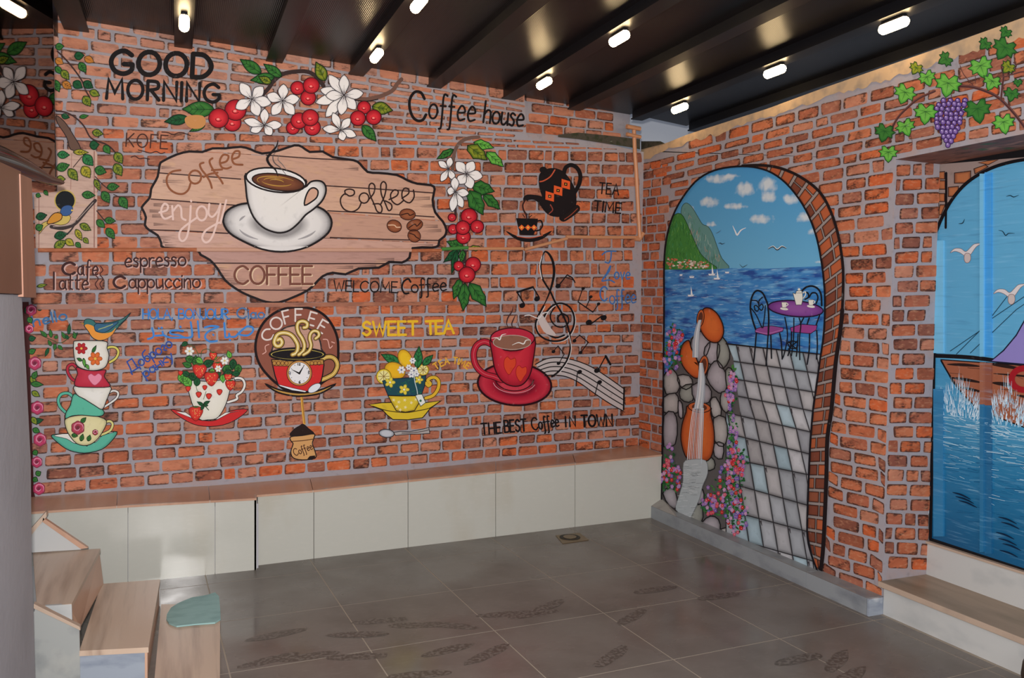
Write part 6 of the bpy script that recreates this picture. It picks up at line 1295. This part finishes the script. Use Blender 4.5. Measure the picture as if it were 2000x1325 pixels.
for s_ in ('610,590 640,750 645,900 600,1120 570,1190', '740,600 735,900 705,1140', '815,600 840,700 820,900 825,1200', '650,960 720,930 790,960 770,1030 690,1030 650,960', '660,940 790,1060', '790,930 660,1050', '800,830 790,1000 775,1150'): wire(m, F7(s_), 2.4, name='leg')
P = Part(); P.shape(ell(*F7('765,465')[0], 54, 15.5, 5, n=30), 0, (34, 18, 46), 2.4, False, rings=[(1, (100, 50, 120)), (.7, (130, 72, 148)), (.3, (142, 84, 156))]); m.put('table_top', P)
WH = (226, 226, 216)
m = RM('painted_white_pot', 'painted white coffee pot on the purple table', 1560, 585, .0135)
P = Part(); P.line(F7('865,240 905,225 905,270 870,320'), 2, WH); m.put('handle', P)
P = Part(); P.shape(F7('725,240 745,245 762,255 778,210 850,205 865,250 870,320 850,410 770,412 750,330'), WH, (70, 70, 70), 1, sm=False); m.put('pot_body', P)
P = Part(); P.fill(ell(*F7('815,188')[0], 3, 2.4, n=8), WH); P.line(F7('775,240 860,240'), 1, (130, 130, 130)); m.put('lid', P)
for (x, y, lab) in ((600, 410, 'painted white cup on the purple table left of the pot'), (985, 375, 'painted white cup on the purple table right of the pot')):
    m = RM('painted_white_cup', lab, *F7('%d,%d' % (x, y))[0], .0135, 'painted white cups on the table'); P = Part(); P.fill(ell(*F7('%d,%d' % (x, y+58))[0], 8, 2.6, 8, n=12), WH); m.put('saucer', P)
    P = Part(); P.shape(F7('%d,%d %d,%d %d,%d %d,%d' % (x-38, y-38, x+38, y-38, x+28, y+42, x-28, y+42)), WH, (90, 90, 90), .8, sm=False); m.put('cup_body', P)
    P = Part(); P.line(F7('%d,%d %d,%d %d,%d' % (x+38, y-25, x+58, y-5, x+30, y+18)), 1.5, WH); m.put('handle', P)

# painted reveal of the arch with its own slanting bricks
m = RM('painted_arch_reveal', 'painted brick reveal curving down the right side of the arch', 1620, 700, .0002)
si = smooth([(1450, 325)]+IN_R, False, 3); so = smooth(OUT_R, False, 3)
def along(poly, f):
    ls = [0]
    for a, b in zip(poly, poly[1:]): ls.append(ls[-1]+math.hypot(b[0]-a[0], b[1]-a[1]))
    d = f*ls[-1]
    for i in range(len(ls)-1):
        if d <= ls[i+1]: t_ = (d-ls[i])/(ls[i+1]-ls[i] or 1); return (poly[i][0]+(poly[i+1][0]-poly[i][0])*t_, poly[i][1]+(poly[i+1][1]-poly[i][1])*t_)
    return poly[-1]
n = 60; P = Part(); A_ = [along(si, k/n) for k in range(n+1)]; B_ = [along(so, k/n) for k in range(n+1)]
P.add(A_+B_, [[i, i+1, n+2+i, n+1+i] for i in range(n)], [(150, 138, 134)]*(2*n+2)); m.put('mortar_bed', P)
NR = 34
for k in range(NR):
    f0, f1 = k/NR, (k+1)/NR
    dsl = .0 if k < 10 else -.012*min(1, (k-10)/8)
    splits = [0, R.choice((.35, .5, .65)), 1] if k > 3 else [0, 1]
    for s0, s1 in zip(splits, splits[1:]):
        q = []
        for (s_, f) in ((s0+.04, f0+.003), (s1-.04, f0+.003), (s1-.04, f1-.004), (s0+.04, f1-.004)):
            ff_ = min(1, max(0, f+dsl*(1-s_)*1.0)); a, b = along(si, ff_), along(so, ff_); q.append((a[0]+(b[0]-a[0])*s_, a[1]+(b[1]-a[1])*s_))
        c = R.choice(((160, 88, 60), (140, 80, 58), (176, 92, 58), (120, 66, 50))); P = Part(); P.shape(q, 0, (50, 30, 28), 1.2, False, rings=[(1, tuple(v*.62 for v in c)), (.7, c)]); m.put('brick', P, step=0)
m.l += .0004
P = Part(); P.line(so, 5.5, (32, 24, 26), sm=False); P.line([p for p in so if p[1] > 600], 8, (32, 24, 26), sm=False); m.put('outer_outline', P)
m = RM('painted_arch_outline', 'black painted outline around the arched sea view', 1300, 700, .0175)
P = Part(); P.line(smooth(ARI, False, 3), 3.6, (24, 22, 28), sm=False); P.line(smooth(BOT, False, 2), 2.2, (60, 54, 56), sm=False); m.put('outline_stroke', P)

# ------------------------------------------------------------ grapes above the door
m = RM('painted_grape_vine', 'painted grape vine with lobed green leaves above the blue door', 1850, 170)
for pts, w in (([(2030, 290), (1995, 240), (1975, 215), (1955, 195), (1935, 182), (1900, 170), (1868, 168)], 6), ([(1955, 195), (1958, 165), (1960, 150), (1956, 130)], 4), ([(1742, 250), (1755, 228), (1775, 208), (1795, 192), (1826, 178)], 4.5), ([(1900, 166), (1882, 145), (1875, 128)], 1.4), ([(1905, 163), (1905, 148)], 1.4), ([(1858, 185), (1858, 197)], 1.6), ([(1745, 250), (1738, 275)], 2.4), ([(1960, 150), (1975, 145), (1985, 128), (1980, 122)], 2.6), ([(1976, 146), (2000, 140), (2020, 150)], 2.6), ([(1777, 258), (1782, 280), (1776, 284)], 1)):
    P = Part(); P.line(pts, w, (104, 66, 62)); P.line([(a, b+1) for a, b in pts], w*.3, (60, 36, 40)); m.put('stem', P, step=.0001)
def gleaf(m, x, y, r, ang, k='lg'):
    prof = [(0, -.25), (.35, -.6), (.62, -.55), (.6, -.2), (.98, -.1), (.72, .15), (.8, .45), (.42, .42), (.3, .75), (0, 1.05), (-.3, .75), (-.42, .42), (-.8, .45), (-.72, .15), (-.98, -.1), (-.6, -.2), (-.62, -.55), (-.35, -.6)]
    a = math.radians(ang); pts = [(x+r*(u*math.cos(a)-v*math.sin(a)), y+r*(u*math.sin(a)+v*math.cos(a))) for u, v in prof]; c1, c2 = GRN[k]
    P = Part(); P.grad(pts, [(1, c1), (.7, c2), (.2, tuple(v*.9 for v in c2))], (x, y)); P.line(pts, 1.3, (24, 60, 34), sm=False, closed=True)
    for u, v in ((0, .95), (.6, .35), (-.6, .35), (.7, -.1), (-.7, -.1)): P.line([(x, y-r*.0), (x+r*(u*math.cos(a)-v*math.sin(a)), y+r*(u*math.sin(a)+v*math.cos(a)))], 1, (30, 84, 40), sm=False, taper=2)
    m.put('leaf', P, step=.0001)
for x, y, r, a, k in ((1768, 180, 24, 20, 'lg'), (1810, 150, 19, -20, 'lg'), (1790, 132, 15, 30, 'yg'), (1852, 162, 28, 10, 'lg'), (1848, 115, 17, 60, 'g'), (1915, 128, 26, -20, 'lg'), (1938, 158, 20, 25, 'lg'), (1963, 92, 27, 30, 'g'), (1970, 130, 16, 40, 'yg'), (1925, 85, 15, 45, 'g'), (1965, 62, 14, 40, 'g'), (1808, 218, 25, 5, 'lg'), (1909, 212, 29, -10, 'g'), (1768, 246, 21, -20, 'lg'), (1728, 256, 22, 15, 'g'), (1735, 297, 20, 0, 'lg'), (1960, 238, 24, -10, 'lg'), (1976, 182, 17, 10, 'g'), (1988, 160, 10, 0, 'g')): gleaf(m, x, y, r, a, k)
m = RM('painted_grape_bunch', 'painted bunch of purple grapes hanging in the vine', 1855, 235, .003)
rows = [(196, 1843, 1884, 4), (204, 1833, 1884, 6), (213, 1830, 1882, 6), (222, 1828, 1878, 6), (231, 1829, 1876, 6), (240, 1830, 1874, 5), (249, 1832, 1870, 5), (258, 1840, 1866, 4), (267, 1843, 1862, 3), (275, 1847, 1857, 2), (283, 1852, 1852, 1)]
for y, xa_, xb_, n in rows:
    for k in range(n):
        x = xa_+(xb_-xa_)*(k/(n-1) if n > 1 else 0)+R.uniform(-1, 1); yy = y+R.uniform(-1.5, 1.5); P = Part(); r = R.uniform(4.8, 5.8)
        P.shape(ell(x, yy, r, r*1.12, 0, n=12), 0, (44, 26, 66), 1, False, rings=[(1, (72, 48, 108)), (.6, (112, 84, 152)), (.2, (142, 118, 176))]); P.fill(ell(x-1, yy-2, 1.6, 1.1, n=6), (206, 190, 220)); m.put('grape', P, step=.00003)

# ------------------------------------------------------------ DOOR
dr = root0('door_1')
zs = .345
prism('door_sheet', [(.31, PY, zs), (.31, -4.6, zs), (.31, -4.6, 2.304), (.31, PY, 2.304)], (.03, 0, 0), M['beam'], dr)
def DM(name, label, x, y, lay=0., group=None): return Motif(name, label, 'painting', DOOR, x, y, group, lay-.0024)
XR = 2120
m = DM('painted_ship_scene', 'painted scene of sky, wooden ship hull and foaming sea covering the door', 1900, 700)
AB = [(1824, 475), (1828, 455), (1840, 425), (1858, 392), (1880, 365), (1905, 345), (1935, 329), (1965, 319), (2000, 312), (2060, 305), (XR, 302)]
P = Part(); P.fill([(1823, 700)]+smooth(AB, False, 2)+[(XR, 725)], (86, 160, 200)); m.put('sky_paint', P, m='sheet')
P = Part(); P.add([(1822, 700), (XR, 725), (XR, 840), (1820, 790), (XR, 960), (1818, 900), (XR, 1150), (1815, 1050)], [[0, 1, 2, 3], [3, 2, 4, 5], [5, 4, 6, 7]], [(60, 140, 186), (60, 140, 186), (70, 146, 184), (70, 146, 184), (30, 112, 156), (30, 112, 156), (14, 84, 126), (14, 84, 126)]); m.put('sea_paint', P, m='sheet')
P = Part(.00002); P.shape([(1838, 703), (XR, 722), (XR, 900), (2000, 835), (1960, 820), (1910, 800), (1885, 775), (1860, 745)], (150, 90, 66), (24, 18, 20), 2.4, sm=False)
for k in range(34):
    x = R.uniform(1850, 2090); y = R.uniform(712, 800); 
    if y < 715+(x-1838)*1.2: P.line([(x, y), (x+R.uniform(10, 36), y+R.uniform(1, 5))], R.uniform(2, 5), R.choice(((50, 30, 28), (40, 26, 26), (100, 58, 46))), sm=False, taper=1)
for (a, b, c, d, w_) in ((1850, 712, 1915, 716, 6), (1856, 738, 1918, 748, 6), (1935, 712, 1998, 722, 7), (1938, 748, 1985, 756, 8), (1870, 756, 1925, 768, 5), (1985, 772, 2060, 790, 7), (1940, 730, 2060, 742, 4)): P.line([(a, b), ((a+c)/2, (b+d)/2-1), (c, d)], w_, (40, 26, 24), taper=1)
m.put('ship_hull', P); m.l += .0004
P = Part(); P.line([(1822, 695), (1900, 699), (2000, 712), (XR, 722)], 8, (22, 20, 24)); P.line([(1838, 705), (1860, 742), (1885, 775)], 3, (22, 18, 22)); m.put('deck_line', P)
P = Part(); P.shape([(1935, 706), (1960, 685), (1985, 655), (2010, 610), (2040, 560), (XR, 450), (XR, 720), (2000, 712)], (134, 124, 186), (22, 26, 50), 2.6, sm=False); m.put('purple_sail', P, m='paint')
P = Part()
for a, b in (((1856, 686), (1916, 645)), ((1868, 692), (1920, 640)), ((1895, 690), (1916, 670)), ((1918, 628), (1935, 620)), ((1938, 617), (1968, 578)), ((1938, 622), (2000, 580)), ((1938, 650), (1985, 605)), ((1985, 605), (2010, 588)), ((1824, 692), (1842, 683))): P.line([a, b], 1.5, (30, 60, 80), sm=False)
m.put('rigging', P)
P = Part(); P.line(ell(2000, 741, 24, 21, n=26), 12, (150, 26, 36), sm=False, closed=True); m.put('life_ring', P)
P = Part(.000006)
for k in range(900):
    x = R.uniform(1835, 2095); sg_ = 44*math.exp(-((x-1872)/24)**2)+52*math.exp(-((x-1968)/17)**2)+14*math.exp(-((x-1920)/30)**2)+26*math.exp(-((x-2030)/34)**2)
    f = R.random(); yb_ = 812+(x-1840)*.16-f*(sg_+30); hh = R.uniform(4, 15)*(1+.8*f)
    cx_ = 1872 if x < 1920 else 1968; lean = (x-cx_)*.18
    P.line([(x, yb_), (x+lean*.5+R.uniform(-2, 2), yb_-hh)], R.uniform(1, 3.2)*(1.1-.6*f), R.choice(((186, 208, 224), (206, 222, 234), (150, 190, 214), (168, 196, 216))), sm=False, taper=2)
m.put('spray', P, kind='stuff'); m.l += .0006
P = Part(.000006)
for k in range(460):
    f = R.random()**1.5; y = 806+f*200; x = R.uniform(1828, 2080); yy = y+(x-1830)*.22; P.line([(x, yy), (x+R.uniform(8, 40), yy+R.uniform(1, 8))], R.uniform(1.4, 5)*(1-.5*f), R.choice(((150, 194, 216), (196, 216, 228), (170, 204, 222), (110, 164, 198)) if R.random() > f*1.1 else ((30, 100, 146), (14, 74, 118), (60, 128, 170), (24, 90, 134))), sm=False, taper=1)
for (x, y) in ((1860, 962), (1866, 970), (1872, 978), (1950, 1010), (1955, 1020), (1945, 1040), (1950, 1052), (1958, 1062), (1952, 1075)): P.line([(x, y), (x+18, y+5), (x+36, y+14)], 3.4, (10, 34, 60), taper=1)
m.put('wave_strokes', P, kind='stuff'); m.l += .0004
for (x, y, s_, lab) in ((1889, 492, 1, 'painted white gull flying on the left door leaf'), (1975, 572, 1.05, 'painted white gull flying above the rigging')):
    b_ = DM('painted_gull', lab, x, y, .0035, 'painted gulls on the door')
    P = Part(); f = lambda L_: [(x+u*s_, y+v*s_) for u, v in L_]
    P.shape(f([(-33, 2), (-25, -6), (-12, -6), (-3, 0), (6, -8), (14, -15), (28, -16), (18, -10), (8, 4), (2, 10), (-5, 8), (-14, 2), (-24, -1)]), (206, 200, 202), (120, 110, 116), 1); b_.put('wings', P)
    P = Part(); P.shape(f([(-4, 4), (5, 4), (7, 14), (3, 21), (-3, 21), (-6, 14)]), (190, 176, 174), (120, 100, 100), 1); b_.put('body', P)
for pts, lab in (([(1950, 450), (1958, 452), (1964, 460), (1970, 456), (1982, 456)], 'dark painted gull at the upper right of the door'), ([(1872, 437), (1880, 436), (1884, 428)], 'thin dark painted gull on the left door leaf'), ([(1965, 384), (1973, 382), (1980, 385), (1990, 381)], 'faint painted gull under the arch top of the door')):
    b_ = DM('painted_gull', lab, pts[0][0], pts[0][1], .0035, 'painted gulls on the door'); P = Part(); P.line(pts, 2, (24, 52, 70), taper=1); b_.put('wings', P)
# steel frames of the door, painted over with the scene
def batten(xa, xb, segs, name, lift=.014):
    t_ = []; 
    for (ya, yb2, c) in segs:
        dy = lambda x: (x-1830)*.0
        P3 = [at(DOOR, xa, ya), at(DOOR, xb, ya), at(DOOR, xb, yb2), at(DOOR, xa, yb2)]
        P4 = [p + DOOR.n*lift for p in P3]; vs = P3+P4
        o = mesh(name, vs, [[0, 1, 2, 3], [7, 6, 5, 4], [0, 4, 5, 1], [1, 5, 6, 2], [2, 6, 7, 3], [3, 7, 4, 0]], M['sheet'], dr, cols=[(*srgb(c), 1)]*8)
        me = o.data; bm = bmesh.new(); bm.from_mesh(me); bmesh.ops.recalc_face_normals(bm, faces=bm.faces); bm.to_mesh(me); bm.free()
batten(1919, 1926, [(340, 697, (110, 182, 220)), (708, 790, (150, 94, 72)), (790, 1078, (36, 108, 152))], 'door_stile', .02)
batten(1926, 1939, [(337, 697, (62, 150, 214)), (709, 792, (136, 80, 62)), (792, 1082, (28, 96, 140))], 'door_stile', .010)
batten(1826, 1845, [(470, 690, (112, 184, 222)), (760, 1048, (44, 120, 166))], 'door_stile', .012)
# black edge and painted corner bricks of the niche
m = DM('painted_niche_corner', 'painted bricks in the upper left corner above the curved black line', 1850, 370, .0003)
P = Part(); P.fill([(1823, 322), (2090, 300), (XR, 298), (XR, 303), (2060, 306), (2000, 313), (1965, 320), (1935, 330), (1905, 346), (1880, 366), (1858, 393), (1840, 426), (1828, 456), (1823, 480)], (146, 128, 122)); m.put('mortar_bed', P)
for q in ([(1833, 336), (1845, 335), (1845, 350), (1833, 350)], [(1834, 353), (1846, 353), (1846, 370), (1834, 370)], [(1834, 378), (1845, 378), (1845, 394), (1834, 394)], [(1864, 338), (1896, 334), (1896, 350), (1888, 358), (1864, 358)], [(1852, 366), (1872, 364), (1872, 372), (1864, 384), (1852, 384)], [(1851, 396), (1858, 394), (1850, 412)], [(1825, 340), (1831, 340), (1831, 352), (1825, 352)], [(1825, 380), (1831, 380), (1831, 392), (1825, 392)], [(1836, 400), (1846, 400), (1838, 420), (1832, 420)], [(1902, 330), (1925, 322), (1930, 326), (1904, 340)], [(1910, 318), (1930, 314), (1950, 312), (1930, 322)], [(1826, 440), (1832, 438), (1828, 450)]):
    P = Part(); P.shape(q, 0, (40, 26, 26), 1.4, False, rings=[(1, (110, 66, 48)), (.6, (170, 104, 66))]); m.put('brick', P, step=0)
m.l += .0004
P = Part(); P.line([(1848, 338), (1848, 380), (1847, 445)], 4.5, (18, 16, 20)); P.line([(1833, 340), (1833, 420)], 2, (24, 20, 22)); m.put('black_bar', P)
m = DM('painted_door_outline', 'thick black painted line curving round the door opening', 1826, 600, .005)
P = Part(); P.line([(1817, 1052), (1820, 900), (1824, 700), (1825, 560), (1826, 475)]+AB[1:], 6.5, (20, 18, 22)); m.put('outline_stroke', P)
